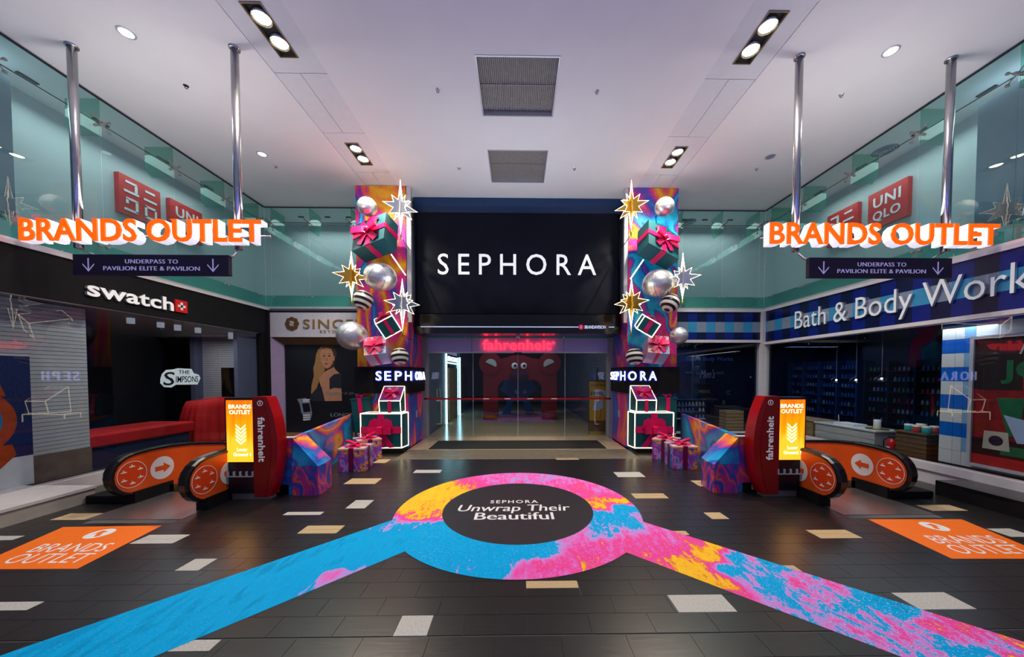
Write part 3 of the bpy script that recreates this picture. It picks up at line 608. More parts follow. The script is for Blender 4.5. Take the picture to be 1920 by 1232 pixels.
    # square red signs on the inner wall
# square red signs on the inner wall: kana square and letter square
def kana_square(t, P, u):   # P maps (a,b) in 0..1 to a point on the sign face, u = depth vector
    def bar(a0, b0, a1, b1): MB().prism([P(a0, b0), P(a1, b0), P(a1, b1), P(a0, b1)], u).build('character_stroke', 'print', t)
    w = .055
    bar(.14, .82, .40, .82 + w); bar(.35, .62, .40 + .01, .84); bar(.10, .58, .44, .58 + w)
    bar(.60, .80, .84, .80 + w); bar(.56, .58, .88, .58 + w)
    bar(.14, .40, .42, .40 + w); bar(.14, .30, .14 + w, .42); bar(.36, .14, .42, .42); bar(.10, .12, .42, .12 + w)
    bar(.58, .40, .88, .40 + w); bar(.58, .14, .58 + w, .44); bar(.83, .14, .88, .44); bar(.58, .12, .88, .12 + w)
for s, y0, kana, lab in ((-1, 9.1, True, 'square red sign with white Japanese characters behind the left upper glass'), (-1, 10.4, False, 'red sign with white Latin letters behind the left upper glass, half hidden'),
                         (1, 10.3, True, 'red sign with white Japanese characters behind the right upper glass, half hidden'), (1, 8.97, False, 'square red sign with white Latin letters behind the right upper glass')):
    t = thing('square_sign', lab, 'sign', (s * 10.5, y0 + .52, 6.68), 'red square signs on the upper walls')
    bevel(MB().box(s * 10.47, s * 10.6, y0, y0 + 1.03, 6.68, 7.73).build('sign_panel', 'uqred', t), .01)
    rt = Vector((0, 1, 0)) if s < 0 else Vector((0, -1, 0)); p0 = Vector((s * 10.468, y0 if s < 0 else y0 + 1.03, 6.68))
    if kana: kana_square(t, lambda a, b: p0 + rt * a * 1.03 + Vector((0, 0, b * 1.05)), (-s * .012, 0, 0))
    else:
        lettering('UNI', p0 + rt * .16 + Vector((0, 0, .58)), rt, (0, 0, 1), .71, .30, .012, 'print', t, split=True, sp=1.1, offset=.015)
        lettering('QLO', p0 + rt * .16 + Vector((0, 0, .16)), rt, (0, 0, 1), .71, .30, .012, 'print', t, split=True, sp=1.1, offset=.015)
# small linear fittings in the upper ceiling
for s in (-1, 1):
    for y in (7.0, 8.2, 9.6, 11.0):
        o = bevel(MB().box(s * 9.95, s * 10.02, y, y + .3, CEIL - .03, CEIL).build('slot_light', 'dark'), .005)
        setp(o, 'short dark slot fitting in the ceiling behind the %s upper glass wall' % ('left' if s < 0 else 'right'), 'ceiling fitting', 'slot fittings behind the %s upper glass' % ('left' if s < 0 else 'right'))
    for x in (6.4, 7.2, 8.2):
        o = bevel(MB().box(s * x, s * (x + .2), 13.1, 13.17, CEIL - .03, CEIL).build('slot_light', 'dark'), .005)
        setp(o, 'short dark slot fitting in the ceiling behind the %s back glazing' % ('left' if s < 0 else 'right'), 'ceiling fitting', 'slot fittings behind the %s back glazing' % ('left' if s < 0 else 'right'))
for (x, y), lab in (((9.9, 9.05), 'round ceiling diffuser behind the right upper glass wall'), ((6.75, 13.3), 'round ceiling diffuser behind the back glazing on the right')):
    t = thing('round_diffuser', lab, 'vent', (x, y, CEIL))
    for r in (.06, .12, .18, .24): MB().lathe((x, y, CEIL), [(r, -.03), (r + .025, -.012), (r + .02, -.008), (r - .005, -.026), (r, -.03)], 24).build('ring', 'updark', t)

# ================================================================== SHOP FASCIAS, LEDGES, WINDOWS
# left: black fascia
fb = struct('trim_4', MB().box(-XW - .1, -XW + .1, 1.4, YB, 3.86, 4.72), 'blackm'); struct('trim_5', MB().box(-XW - .1, -XW + .13, 1.4, YB, 4.72, 4.79), 'sill')
struct('trim_6', MB().box(-XW - .08, -XW + .08, 11.98, YB, .3, 3.86).box(-XW, -8.97, YB - .15, YB + .1, 0, 4.72), 'blackm')
t = thing('shop_sign', 'raised silver-white letters with a red square and white cross on the black fascia', 'sign', (-9, 8.2, 4))
ws = Vector((-XW + .1, 7.17, 0))
def lw(s_, y0, y1, z0, z1, **kw): return lettering(s_, (-XW + .10, y0, z0), (0, 1, 0), (0, 0, 1), y1 - y0, z1 - z0, .05, [pm('sign_white', (.8, .8, .8), .4, emi=.25, ecol=(1, 1, 1)), 'alum'], t, split=True, **kw)
a = onX(161, 522, -9.0); 
lw('swatch', 7.17, 8.93, 4.05, 4.38, offset=.022, sp=1.02)
MB().box(-XW + .1, -XW + .14, 8.98, 9.30, 4.06, 4.38).build('red_square', 'uqred', t); MB().box(-XW + .14, -XW + .15, 9.11, 9.17, 4.12, 4.32).box(-XW + .14, -XW + .15, 9.04, 9.24, 4.19, 4.25).build('white_cross', 'print', t)
# right: gingham fascia
gw = .345
def gingham(fn, lo, hi, z0=3.58, nm='trim_7'):
    mb = MB(); n = int((hi - lo) / gw) + 1
    zz = [z0, z0 + .38, z0 + .76, z0 + 1.12]
    for i in range(n):
        a, b = lo + i * gw, min(lo + (i + 1) * gw, hi)
        for j in range(3):
            mi = (0 if i % 2 else 1) if j != 1 else (2 if i % 2 else 3); fn(mb, a, b, zz[j], zz[j + 1], mi)
    return struct(nm, mb, ['gblue', 'gnavy', 'gcyan', 'ggrey'])
gingham(lambda mb, a, b, z0, z1, mi: mb.box(XW - .05, XW + .1, a, b, z0, z1, mi), 1.4, YB - .1)
gingham(lambda mb, a, b, z0, z1, mi: mb.box(a, b, YB - .05, YB + .1, z0, z1, mi), 5.22, 9.0, nm='trim_8')
mb = MB(); wt = pm('white_trim', (.62, .62, .68), .4)
mb.box(XW - .1, XW + .12, 1.4, YB, 4.70, 4.79).box(XW - .1, XW + .12, 1.4, YB, 3.50, 3.59).box(XW - .16, XW + .1, YB - .18, YB + .1, 0, 4.72).box(5.22, XW, YB - .1, YB + .12, 4.70, 4.79).box(5.22, XW, YB - .1, YB + .12, 3.58, 3.68)
struct('trim_9', mb, wt)
t = thing('shop_sign', 'long row of raised pale letters on the blue gingham fascia', 'sign', (9, 8, 4))
ly0, ly1 = 10.82, 5.55
lettering('Bath & Body Works', (XW - .06, ly0, 3.70), (0, -1, 0), (0, 0, 1), ly0 - ly1, .74, .05, [pm('sign_pale', (.62, .68, .74), .4, emi=.15, ecol=(.9, .95, 1)), 'alum'], t, split=True, offset=-.004, sp=1.0)
# ledges
struct('trim_10', MB().box(-XW - .3, -8.07, .6, 6.46, 0, .24), 'stone'); struct('trim_11', MB().box(-XW - .3, -8.05, .6, 6.47, .24, .29), 'sill')
struct('trim_12', MB().box(8.36, XW + .3, .6, 6.52, 0, .22), 'blackm'); struct('trim_13', MB().box(8.36, XW + .1, .6, 6.52, .22, .29), 'black')
struct('baseboard_left', MB().box(-XW - .1, -XW + .06, 6.46, 12.2, 0, .28), 'sill'); struct('baseboard_right', MB().box(XW - .08, XW + .1, .6, 12.2, .29, .46).box(XW - .04, XW + .1, 6.52, 12.2, 0, .29), wt)
# shop window panes
for s, z0, z1, sp in ((-1, .29, 3.86, [(1.5, 3.4), (3.4, 5.2), (5.2, 7.0), (7.0, 8.75), (8.75, 10.35), (10.35, 11.97)]), (1, .46, 3.50, [(1.5, 3.4), (3.4, 5.1), (5.1, 7.0), (7.0, 8.7), (8.7, 10.4), (10.4, 12.15)])):
    w = struct('window_5' if s < 0 else 'window_6', MB().box(s * (XW - .03), s * (XW + .03), 1.4, 11.97, z0 - .02, z0 + .02).box(s * (XW - .03), s * (XW + .03), 1.4, 11.97, z1 - .02, z1 + .0), 'alum')
    for a, b in sp: MB().box(s * XW, s * (XW + .012), a + .004, b - .004, z0 + .02, z1 - .02).build('pane', G_shop, w)
w = struct('window_7', MB().box(5.22, 9.0, YB, YB + .06, .2, .28), wt)
for a, b in ((5.3, 6.55), (6.55, 7.9), (7.9, 8.96)): MB().box(a + .004, b - .004, YB, YB + .012, .28, 3.58).build('pane', G_shop, w)

# ---- left shop interior
struct('wall_left_shop', MB().box(-14.2, -14, 2, 14, 0, 3.9).box(-14, -9.2, 13.6, 13.8, 0, 3.9).box(-14, -9.2, 1.2, 1.4, 0, 3.9), 'shopdark')
struct('ceiling_left_shop', MB().box(-14, -XW - .1, 1.4, 13.7, 3.86, 4.6), 'shopgrey'); struct('floor_left_shop', MB().box(-14, -XW - .06, 1.4, 13.7, .0, .26), 'shopdark')
YPL = onX(164, 700, -9.5).y; YPR = onX(1767, 700, 9.5).y
def cladding(nm, fn, z0=.80, z1=3.84, n=38):
    w = struct(nm, fn(MB(), z0, z1, -.01), 'dark'); mb = MB()
    for i in range(n):
        a = z0 + (z1 - z0) * i / n; b = z0 + (z1 - z0) * (i + 1) / n; fn(mb, a + .004, b - .004, 0)
    setp(mb.build('cladding_strips', 'clad', w), kind='stuff'); return w
cladding('wall_left_pier', lambda mb, a, b, d: mb.box(-9.75 - d, -9.5 + d, 1.4, YPL + d, a, b))
struct('wall_left_dado', MB().box(-9.75, -9.48, 1.4, YPL + .01, .26, .80).box(-11.3, -10.66, 12.18, 12.4, .26, .8).box(-9.82, -9.3, 12.18, 12.4, .26, .8), 'marb')
cladding('wall_left_end', lambda mb, a, b, d: mb.box(-11.3, -10.66, 12.2 - d, 12.4, a, b).box(-9.82, -9.3, 12.2 - d, 12.4, a, b).box(-10.66, -9.82, 12.2 - d, 12.4, max(a, 2.65), max(b, 2.652)))
struct('wall_left_side', MB().box(-9.36, -9.24, 11.2, 12.2, .3, 3.84), pm('lavender_side', (.14, .15, .24), .5)); struct('wall_left_post', MB().box(-11.45, -11.3, 11.9, 12.3, .26, 3.84), pm('lavender_side', (.14, .15, .24), .5))
for i, (x, y) in enumerate(((245, 598), (301, 606), (333, 612), (371, 617), (433, 629), (464, 634))):
    p = onX(x, y, -10.0)
    t = thing('track_spotlight', 'white cylinder spotlight hanging under the left shop ceiling, number %s from the viewer' % ('one', 'two', 'three', 'four', 'five', 'six')[i] if False else ['white cylinder spotlight in the left shop, nearest to the white clad pier', 'white cylinder spotlight in the left shop, second from the clad pier', 'white cylinder spotlight in the left shop, third from the clad pier', 'white cylinder spotlight in the left shop, fourth from the clad pier', 'white cylinder spotlight in the left shop, before the white end wall', 'white cylinder spotlight in the left shop, deepest, nearest the corner'][i], 'spotlight', (p.x, p.y, 3.86), 'track spotlights in the left shop')
    MB().cyl((p.x, p.y, 3.86), (p.x, p.y, p.z + .05), .015, 8).build('stem', 'alum', t); MB().lathe((p.x, p.y, p.z - .12), [(0, .02), (.065, .02), (.07, 0), (.075, 0), (.075, .22), (0, .23)], 16).build('can', pm('lit_can', (.75, .78, .8), .5, emi=.25, ecol=(.8, .85, 1)), t)
# poster with a watch
dy = onX(55, 700, -9.45).y - 6.32
t = thing('watch_poster', 'tall dark blue poster with a large orange wristwatch behind the left shop window', 'poster', (-9.4, 5.3, .3))
MB().box(-9.47, -9.44, 4.2 + dy, 6.32 + dy, .28, 2.78).build('board', 'paper', t); MB().box(-9.44, -9.435, 4.2 + dy, 6.32 + dy, .85, 2.75).build('night_print', 'night', t)
mb = MB(); 
mb.prism([(-9.434, 5.55 + dy, .3), (-9.434, 6.1 + dy, .9), (-9.434, 6.05 + dy, 1.1), (-9.434, 5.2 + dy, 1.1), (-9.434, 5.2 + dy, .3)], (.004, 0, 0)).prism([(-9.434, 5.2 + dy, 2.0), (-9.434, 6.0 + dy, 2.0), (-9.434, 5.85 + dy, 2.5), (-9.434, 5.2 + dy, 2.7)], (.004, 0, 0)); mb.build('watch_strap', 'ored', t)
disc((-9.428, 5.5 + dy, 1.55), .62, (0, 1, 0), (0, 0, 1), .004, 40).build('watch_case', 'ored', t); disc((-9.422, 5.5 + dy, 1.55), .44, (0, 1, 0), (0, 0, 1), .004, 40).build('watch_dial', 'dblue', t)
MB().prism([(-9.416, 5.5 + dy, 1.58), (-9.416, 5.85 + dy, 1.8), (-9.416, 5.86 + dy, 1.77), (-9.416, 5.52 + dy, 1.53)], (.003, 0, 0)).build('watch_hand', 'cream', t)
# window lettering
t = thing('window_sticker', 'white outlined hand-drawn lettering stuck on the left shop window', 'sticker', (-9.1, 9.3, 2.2))
g = (-XW + .002); y_a = onX(302, 700, g).y; y_b = onX(371, 700, g).y
hz = pm('sticker_white', (.50, .62, .70), .5, emi=.15, ecol=(.6, .8, .9))
def sp_(a, b): return Vector((g, a, b))
pl = [(y_a - .02, 2.30), (y_a + .02, 2.42), (y_a + .12, 2.52), (y_a + .30, 2.54), (y_a + .42, 2.57), (y_a + .80, 2.56), (y_a + .86, 2.44), (y_b + .02, 2.40), (y_b + .07, 2.30), (y_b - .02, 2.12), (y_a + .36, 2.13), (y_a + .24, 2.06), (y_a + .06, 2.08), (y_a - .03, 2.18)]
bevel(MB().prism([sp_(a, b) for a, b in pl], (.003, 0, 0)).build('pale_backing', hz, t), .001)
for txt, ya, yb, za, zb in (('THE', y_a + .44, y_a + .74, 2.42, 2.52), ('S', y_a + .04, y_a + .33, 2.12, 2.47), ('IMPSONS', y_a + .36, y_b, 2.19, 2.36)):
    lettering(txt, (g + .004, ya, za), (0, 1, 0), (0, 0, 1), yb - ya, zb - za, .003, 'blackm', t, shear=.1, sp=1.0, offset=.006, name='ink')

# red display tables
t = thing('display_table', 'long display table with a bright red cloth over dark blue drape in the left shop', 'table', (-10.2, 8.8, .26))
mb = MB(); bevel(mb.box(-10.9, -9.62, 7.5, 10.1, .72, 1.02).build('red_cloth', 'redcloth', t), .05, 3); MB().box(-10.8, -9.7, 7.6, 10.0, .26, .75).build('dark_drape', 'bluedark', t)
t = thing('covered_display', 'bulky display covered with a gathered dark red cloth behind the escalator', 'display', (-9.9, 11, .26))
mb = MB(); cx, cy = -9.95, 11.0; n = 64; vs = []
for lv in range(6):
    z = [1.62, 1.60, 1.4, 1.1, .7, .28][lv]; rr = [.0, .62, .70, .76, .8, .85][lv]
    for j in range(n):
        a = 2 * PI * j / n; c_, s_ = math.cos(a), math.sin(a); q = (abs(c_) ** 4 + abs(s_) ** 4) ** -.25
        wob = 1 + (.05 * math.sin(a * 17 + lv * .4) + .03 * math.sin(a * 29)) * (lv / 4 if lv > 1 else 0); vs.append((cx + c_ * q * rr * .55 * wob, cy + s_ * q * rr * wob, z + .04 * math.sin(a)))
mb.add(vs, [(i * n + j, (i + 1) * n + j, (i + 1) * n + (j + 1) % n, i * n + (j + 1) % n) for i in range(5) for j in range(n)], 0, True); mb.build('draped_cloth', 'redcloth', t)
struct('door_1', MB().box(-10.66, -9.82, 12.34, 12.42, .26, 2.65), 'pupil')

# ---- right shop interior
struct('wall_right_shop', MB().box(14, 14.2, 1.4, 17.2, 0, 3.9).box(3.9, 14, 17, 17.2, 0, 3.9).box(3.75, 3.9, 12.9, 17.2, 0, 3.9).box(9.2, 14, 1.2, 1.4, 0, 3.9), 'shopnavy')
struct('ceiling_right_shop', MB().box(XW + .1, 14, 1.4, 17, 3.7, 4.6).box(3.9, XW + .1, YB + .12, 17, 3.7, 4.6), 'shopdark'); struct('floor_right_shop', MB().box(XW + .06, 14, 1.4, 17, 0, .2).box(3.9, XW + .06, YB + .1, 17, 0, .2), 'shopdark')
# striped tiled pier
pw = struct('wall_right_pier', MB().box(9.5, 9.8, 1.4, YPR, .3, 3.7), 'grout')
cols = [YPR, YPR - .23, YPR - .38, YPR - .55] + [YPR - .55 - .33 * i for i in range(1, 14)]
for r in range(11):
    z0 = .46 + r * .30
    for i in range(len(cols) - 1):
        m_ = ('tblue' if r % 2 == 0 else 'twhite') if i % 3 != 2 else ('tblue' if r % 2 == 0 else 'tsky')
        if r == 0: m_ = 'twhite'
        MB().box(9.47, 9.5, cols[i + 1] + .003, cols[i] - .003, z0 + .003, z0 + .297).build('wall_tile', m_, pw)
t = thing('festive_poster', 'large framed red and green festive poster behind the right shop window', 'poster', (9.4, 5.3, .45))
PY = onX(1820, 700, 9.4).y; dq = PY - 6.62
mb = MB(); mb.box(9.36, 9.46, PY - .06, PY, .52, 3.18).box(9.36, 9.46, 3.6, PY - .06, .52, .58).box(9.36, 9.46, 3.6, PY - .06, 3.12, 3.18); mb.build('frame', wt, t)
MB().box(9.40, 9.46, 3.6, PY - .06, .58, 3.12).build('print', 'pred', t)
def pb(y0, y1, z0, z1, m_, nm='printed_shape', d=.0): MB().box(9.395 - d, 9.40, y0 + dq, y1 + dq, z0, z1).build(nm, m_, t)
pb(5.9, 6.56, 2.1, 3.12, 'pblack'); pb(3.6, 6.56, .58, .78, 'redink', d=.001); pb(3.6, 6.56, .80, 1.12, 'pblack', d=.001); pb(5.75, 6.15, .84, 1.02, 'pgreen', d=.003); pb(5.0, 5.6, .84, 1.02, 'pgreen', d=.003)
lettering('Merry', (9.393, 5.95 + dq, 2.72), (0, -1, 0), (0, 0, 1), .7, .26, .003, 'cream', t, shear=.3, name='script_lettering'); lettering('JOY', (9.392, 6.18 + dq, 2.22), (0, -1, 0), (0, 0, 1), 1.0, .46, .003, 'pgreen', t, name='big_lettering', offset=.03)
MB().prism([(9.392, 6.22 + dq, 1.95), (9.392, 5.86 + dq, 1.95), (9.392, 5.9 + dq, 1.25), (9.392, 6.05 + dq, 1.2)], (-.003, 0, 0)).build('green_tube_print', 'pgreen', t); MB().prism([(9.391, 6.12 + dq, 1.62), (9.391, 5.85 + dq, 1.55), (9.391, 5.72 + dq, 1.12), (9.391, 5.93 + dq, 1.1)], (-.003, 0, 0)).build('tube_label_print', 'cloud', t)
MB().prism([(9.391, 6.38 + dq, 1.28), (9.391, 6.05 + dq, 1.28), (9.391, 6.02 + dq, .92), (9.391, 6.40 + dq, .92)], (-.003, 0, 0)).build('candle_print', 'creamjar', t); disc((9.387, 6.21 + dq, 1.1), .1, (0, -1, 0), (0, 0, 1), .002).build('candle_label', 'purple', t)
MB().prism([(9.391, 5.62 + dq, 2.0), (9.391, 5.42 + dq, 2.0), (9.391, 5.36 + dq, 1.25), (9.391, 5.68 + dq, 1.25)], (-.003, 0, 0)).build('bottle_print', pm('pink_print', (.5, .2, .3), .5), t)
# counter
t = thing('sink_counter', 'white marble shop counter with a sink behind the right window', 'counter', (9.85, 9.7, .2))
MB().box(9.5, 10.2, 8.72, 10.5, .2, .86).build('cabinet', 'counter', t); bevel(MB().box(9.46, 10.24, 8.68, 10.54, .86, .91).build('worktop', 'twhite', t), .01)
for i in range(3): MB().box(9.488, 9.5, 8.72, 10.5, .26 + i * .2, .44 + i * .2).build('cladding_board', 'counter', t)
MB().box(9.6, 10.0, 9.4, 10.0, .911, .97).build('basin', 'paper', t)
MB().tube([(9.9, 10.15, .91), (9.9, 10.15, 1.13), (9.85, 10.1, 1.18), (9.78, 10.04, 1.12)], .013, 8).build('tap', 'steel', t)
t = thing('wooden_counter', 'brown wooden counter beyond the marble one in the right shop', 'counter', (9.9, 11.2, .2)); MB().box(9.5, 10.3, 10.6, 11.9, .2, .88).build('body', 'wood', t); MB().box(9.48, 10.32, 10.58, 11.92, .88, .92).build('top', 'wood', t)
t = thing('brass_tray', 'round brass tray on the near end of the marble counter', 'tray', (9.8, 8.95, .911)); MB().lathe((9.8, 8.95, .911), [(0, 0), (.22, 0), (.24, .02), (.22, .012), (0, .01)], 32).build('dish', 'brass', t)
t = thing('pillar_candle', 'white pillar candle on the round brass tray', 'candle', (9.8, 8.95, .923)); MB().lathe((9.8, 8.95, .923), [(0, 0), (.075, 0), (.078, .01), (.075, .24), (.06, .25), (0, .245)], 24).build('wax', 'twhite', t); MB().cyl((9.8, 8.95, 1.165), (9.8, 8.95, 1.19), .004, 6).build('wick', 'pupil', t)
t = thing('wicker_basket', 'dark woven display basket against the right shop window', 'basket', (9.75, 7.75, .2))
mb = MB()
for i in range(14):
    z = .22 + i * .055; w_ = .012 if i % 2 else 0; mb.box(9.44 + w_, 10.06 - w_, 7.55 + w_, 8.19 - w_, z, z + .05)
mb.build('woven_body', 'wicker', t); MB().box(9.42, 10.08, 7.53, 8.21, .99, 1.02).build('rim', 'wicker', t)
jars = [(9.55, 7.55, 'teal2', 'creamjar'), (9.55, 7.75, 'redjar', 'creamjar'), (9.6, 7.95, 'teal2', 'twhite'), (9.8, 7.6, 'redjar', 'creamjar'), (9.8, 7.85, 'teal2', 'creamjar'), (9.93, 7.98, 'redjar', 'twhite')]
jl = ['teal candle jar with cream lid, nearest the viewer on the basket', 'red candle jar with cream lid in the middle of the basket front', 'teal candle jar with white lid towards the back of the basket front', 'red candle jar with cream lid at the near rear of the basket', 'teal candle jar with cream lid at the far rear of the basket', 'red candle jar with white lid at the back far corner of the basket']
for (x, y, mj, ml), lab in zip(jars, jl):
    y += .09
    t = thing('candle_jar', lab, 'jar', (x, y, 1.021), 'candle jars on the wicker basket'); MB().lathe((x, y, 1.021), [(0, 0), (.075, 0), (.08, .02), (.08, .12), (.07, .13)], 18).build('glass_jar', mj, t); MB().lathe((x, y, 1.021), [(.082, .13), (.082, .17), (0, .175)], 18).build('lid', ml, t)
t = thing('fire_extinguisher', 'red fire extinguisher between the marble counter and the basket', 'fire extinguisher', (9.6, 8.4, .2))
MB().lathe((9.6, 8.4, .2), [(0, 0), (.1, 0), (.105, .03), (.105, .44), (.07, .53), (.03, .55), (.03, .58)], 20).build('cylinder', 'extred', t); MB().box(9.57, 9.63, 8.33, 8.47, .78, .81).build('handle', 'pupil', t); MB().tube([(9.6, 8.45, .8), (9.55, 8.55, .7), (9.52, 8.53, .4)], .012, 6).build('hose', 'pupil', t); MB().box(9.492, 9.5, 8.36, 8.44, .42, .56).build('label_sticker', 'paper', t)
for i, (x, y) in enumerate(((1568, 717), (1605, 717), (1653, 715))):
    p = onX(x, y, 10.6)
    t = thing('pendant_lamp', ['glass dome pendant lamp in the right shop, farthest from the tiled pier', 'glass dome pendant lamp in the right shop, middle of the three', 'glass dome pendant lamp in the right shop, nearest the tiled pier'][i], 'lamp', (p.x, p.y, 3.7), 'pendant lamps in the right shop')
    MB().cyl((p.x, p.y, 3.7), (p.x, p.y, p.z + .15), .006, 6).build('cord', 'alum', t); MB().lathe((p.x, p.y, p.z), [(.17, 0), (.16, .05), (.12, .11), (.05, .15), (.03, .2)], 24).build('glass_shade', G_clear, t); MB().ball((p.x, p.y, p.z + .08), .03, 10, 8).build('bulb', 'bulb2', t)
# shelving on the far side wall with bottles
bcols = [pm('bottle_blue', (.05, .16, .45), .4), pm('bottle_red', (.30, .03, .04), .4), pm('bottle_green', (.03, .22, .16), .4), pm('bottle_pale', (.35, .38, .45), .4)]
def shelf_unit(nm, lab, y0, y1, z0, z1, rows, mat_, pal, grp):
    t = thing(nm, lab, 'shelf', (13.7, (y0 + y1) / 2, .2)); X0 = 13.55
    MB().box(X0 + .38, X0 + .43, y0, y1, .2, z1).build('back_panel', mat_, t)
    n = max(2, round((y1 - y0) / .85)); 
    for i in range(n + 1): yy = y0 + (y1 - y0) * i / n; MB().box(X0, X0 + .38, yy - .03, yy + .03, .2, z1).build('upright', mat_, t)
    hs_ = (z1 - z0) / rows; pr = {}
    for r in range(rows):
        z = z0 + r * hs_; MB().box(X0 + .02, X0 + .38, y0 + .03, y1 - .03, z, z + .025).build('shelf_board', mat_, t)
        y = y0 + .12
        while y < y1 - .1:
            near = min(abs(y - (y0 + (y1 - y0) * i / n)) for i in range(n + 1))
            if near > .07 and random.random() > .12:
                c = pal[(r + int((y - y0) / .5)) % len(pal)]; key = c.name
                h = .15
                if key not in pr:
                    mb = MB().lathe((0, 0, 0), [(0, 0), (.035, 0), (.037, .01), (.037, .10), (.018, .125), (.018, .15), (0, .15)], 8)
                    me_o = mb.build('bottle', c, org=(0, 0, 0)); pr[key] = me_o.data; bpy.data.objects.remove(me_o)
                o = bpy.data.objects.new('bottle', pr[key]); C.objects.link(o); o.location = (X0 + .12, y, z + .026)
                setp(o, '%s bottle on the %s shelf, %s' % ({'bottle_blue': 'blue', 'bottle_red': 'red', 'bottle_green': 'green', 'bottle_pale': 'pale'}[key], ['lowest', 'second lowest', 'third lowest', 'third highest', 'second highest', 'top'][r], grp), 'bottle', grp)
            y += .14
shelf_unit('shelf_wall', 'tall blue shelving along the far wall of the right shop, beyond the pendant lamps', 13.2, 16.6, .7, 3.0, 6, 'shelfb', [bcols[0], bcols[3], bcols[0]], 'blue shelving in the right shop')
shelf_unit('shelf_wall', 'dark shelving with red and green bottles on the far wall behind the brown basket', 10.4, 12.9, .6, 2.9, 6, 'shopnavy', [bcols[1], bcols[2], bcols[0], bcols[3]], 'dark shelving behind the basket')
# men's display behind the back window
t = thing('display_wall', 'dark navy display wall with printed shop lettering behind the back window on the right', 'display', (7.0, 14, .2))
MB().box(5.6, 7.9, 14.0, 14.15, .2, 3.5).build('panel', 'shopnavy', t)
wdim = pm('dim_print', (.20, .24, .34), .6); blp = pm('blue_print', (.02, .05, .22), .5, emi=.12, ecol=(.05, .12, .6))
def bt(s, x0, y0, x1, y1, m_=wdim, Y=13.99, **kw):
    a = onY(x0, y1, Y); b = onY(x1, y0, Y); lettering(s, a, (1, 0, 0), (0, 0, 1), b.x - a.x, b.z - a.z, .01, m_, t, **kw)
bt('Bath & Body Works', 1286, 669, 1374, 679, blp, name='shop_lettering'); bt('THE', 1304, 698, 1312, 702); bt("Men's", 1312, 693, 1341, 709, pm('script_white', (.35, .38, .48), .6), shear=.4, name='script_lettering'); bt('SHOP', 1343, 697, 1357, 702); bt('NEW', 1286, 697, 1298, 700); bt('CC', 1362, 732, 1369, 740)
MB().box(onY(1308, 720, 13.96).x, onY(1335, 720, 13.96).x, 13.93, 13.99, onY(1308, 747, 13.96).z, onY(1308, 720, 13.96).z).build('menu_board', 'pupil', t); bt("MEN'S", 1311, 731, 1331, 737, Y=13.92)
zsh = [onY(1300, y, 13.9).z for y in (784, 771, 760, 748)]
for z in zsh: MB().box(5.7, 7.8, 13.75, 14.0, z - .03, z).build('shelf_board', 'shelfb' if z > .7 else 'clad', t)
me = MB().lathe((0, 0, 0), [(0, 0), (.045, 0), (.047, .01), (.047, .10), (.02, .13), (.02, .16), (0, .16)], 8)
for r, z in enumerate(zsh[:3]):
    for i in range(14):
        if random.random() < .25: continue
        c = [bcols[0], bcols[3], bcols[3], bcols[0]][(r + i // 3) % 4]; mb = MB(); x = 5.85 + i * .145; w_ = Vector((x, 13.83, z + .001)); mb.v = [v + w_ for v in me.v]; mb.f = me.f; mb.m = me.m; mb.sm = me.sm
        setp(mb.build('bottle', c), '%s bottle on the %s shelf of the dark display wall behind the back window' % ('blue' if c is bcols[0] else 'pale', ['lowest', 'middle', 'upper'][r]), 'bottle', 'bottles on the back display wall')
t = thing('wooden_crate', 'tan wooden crate at the foot of the dark doorway behind the back window', 'crate', (8.5, 13.2, .2))
for i in range(6): MB().box(8.15, 8.85, 12.95, 13.4, .22 + i * .13, .33 + i * .13).build('slat', 'wood', t)

# ---- jeweller front at the back left
struct('wall_back_left', MB().box(-8.97, -5.22, YB + .3, YB + .5, 0, 4.72).box(-8.97, -5.22, YB - .02, YB + .3, 4.64, 4.72), 'blackm')
t = thing('shop_fascia', 'white shop fascia board with brown lettering and round badge beside the left column', 'sign', (-7, 12.3, 3.76))
MB().box(-8.95, -5.2, YB - .06, YB + .2, 3.76, 4.64).build('board', pm('fascia_white', (.52, .51, .60), .45), t)
a = onY(569, 616, YB - .06); b = onY(668, 599, YB - .06)
lettering('SINCERE', a, (1, 0, 0), (0, 0, 1), 2.55, b.z - a.z, .03, 'goldp', t, split=True, sp=1.15); a = onY(600, 624.5, YB - .06); lettering('ESTD 1954', a, (1, 0, 0), (0, 0, 1), 1.25, .1, .01, 'goldp', t, name='small_lettering', sp=1.3)
c = onY(548, 607, YB - .06); mb = MB(); mb.prism([c + Vector((math.cos(2 * PI * i / 40), 0, math.sin(2 * PI * i / 40))) * (.235 + .015 * math.cos(2 * PI * i / 5)) for i in range(40)], (0, -.03, 0)); mb.build('badge', 'hexd', t)
for d in (-.05, 0, .05): MB().tube([c + Vector((d - .03, -.035, .09)), c + Vector((d + .03, -.035, .03)), c + Vector((d - .03, -.035, -.03)), c + Vector((d + .03, -.035, -.09))], .008, 6).build('badge_stroke', 'fascia_white' if False else 'print', t)
t = thing('shop_window_frame', 'bronze and lavender frame around the dark jewellery advertisement', 'frame', (-7, 12.3, .1))
MB().prism([(-8.95, YB - .06, 3.76), (-8.62, YB + .15, 3.5), (-8.62, YB + .15, .25), (-8.95, YB - .06, .05)], (0, .12, 0)).build('side_reveal', 'lavp', t)
MB().prism([(-8.95, YB - .06, 3.76), (-5.2, YB - .06, 3.76), (-5.2, YB + .15, 3.5), (-8.62, YB + .15, 3.5)], (0, .12, .0)).build('top_reveal', 'bframe', t); MB().prism([(-8.95, YB - .06, .05), (-5.2, YB - .06, .05), (-5.2, YB + .15, .25), (-8.62, YB + .15, .25)], (0, .12, 0)).build('bottom_reveal', 'bframe', t)
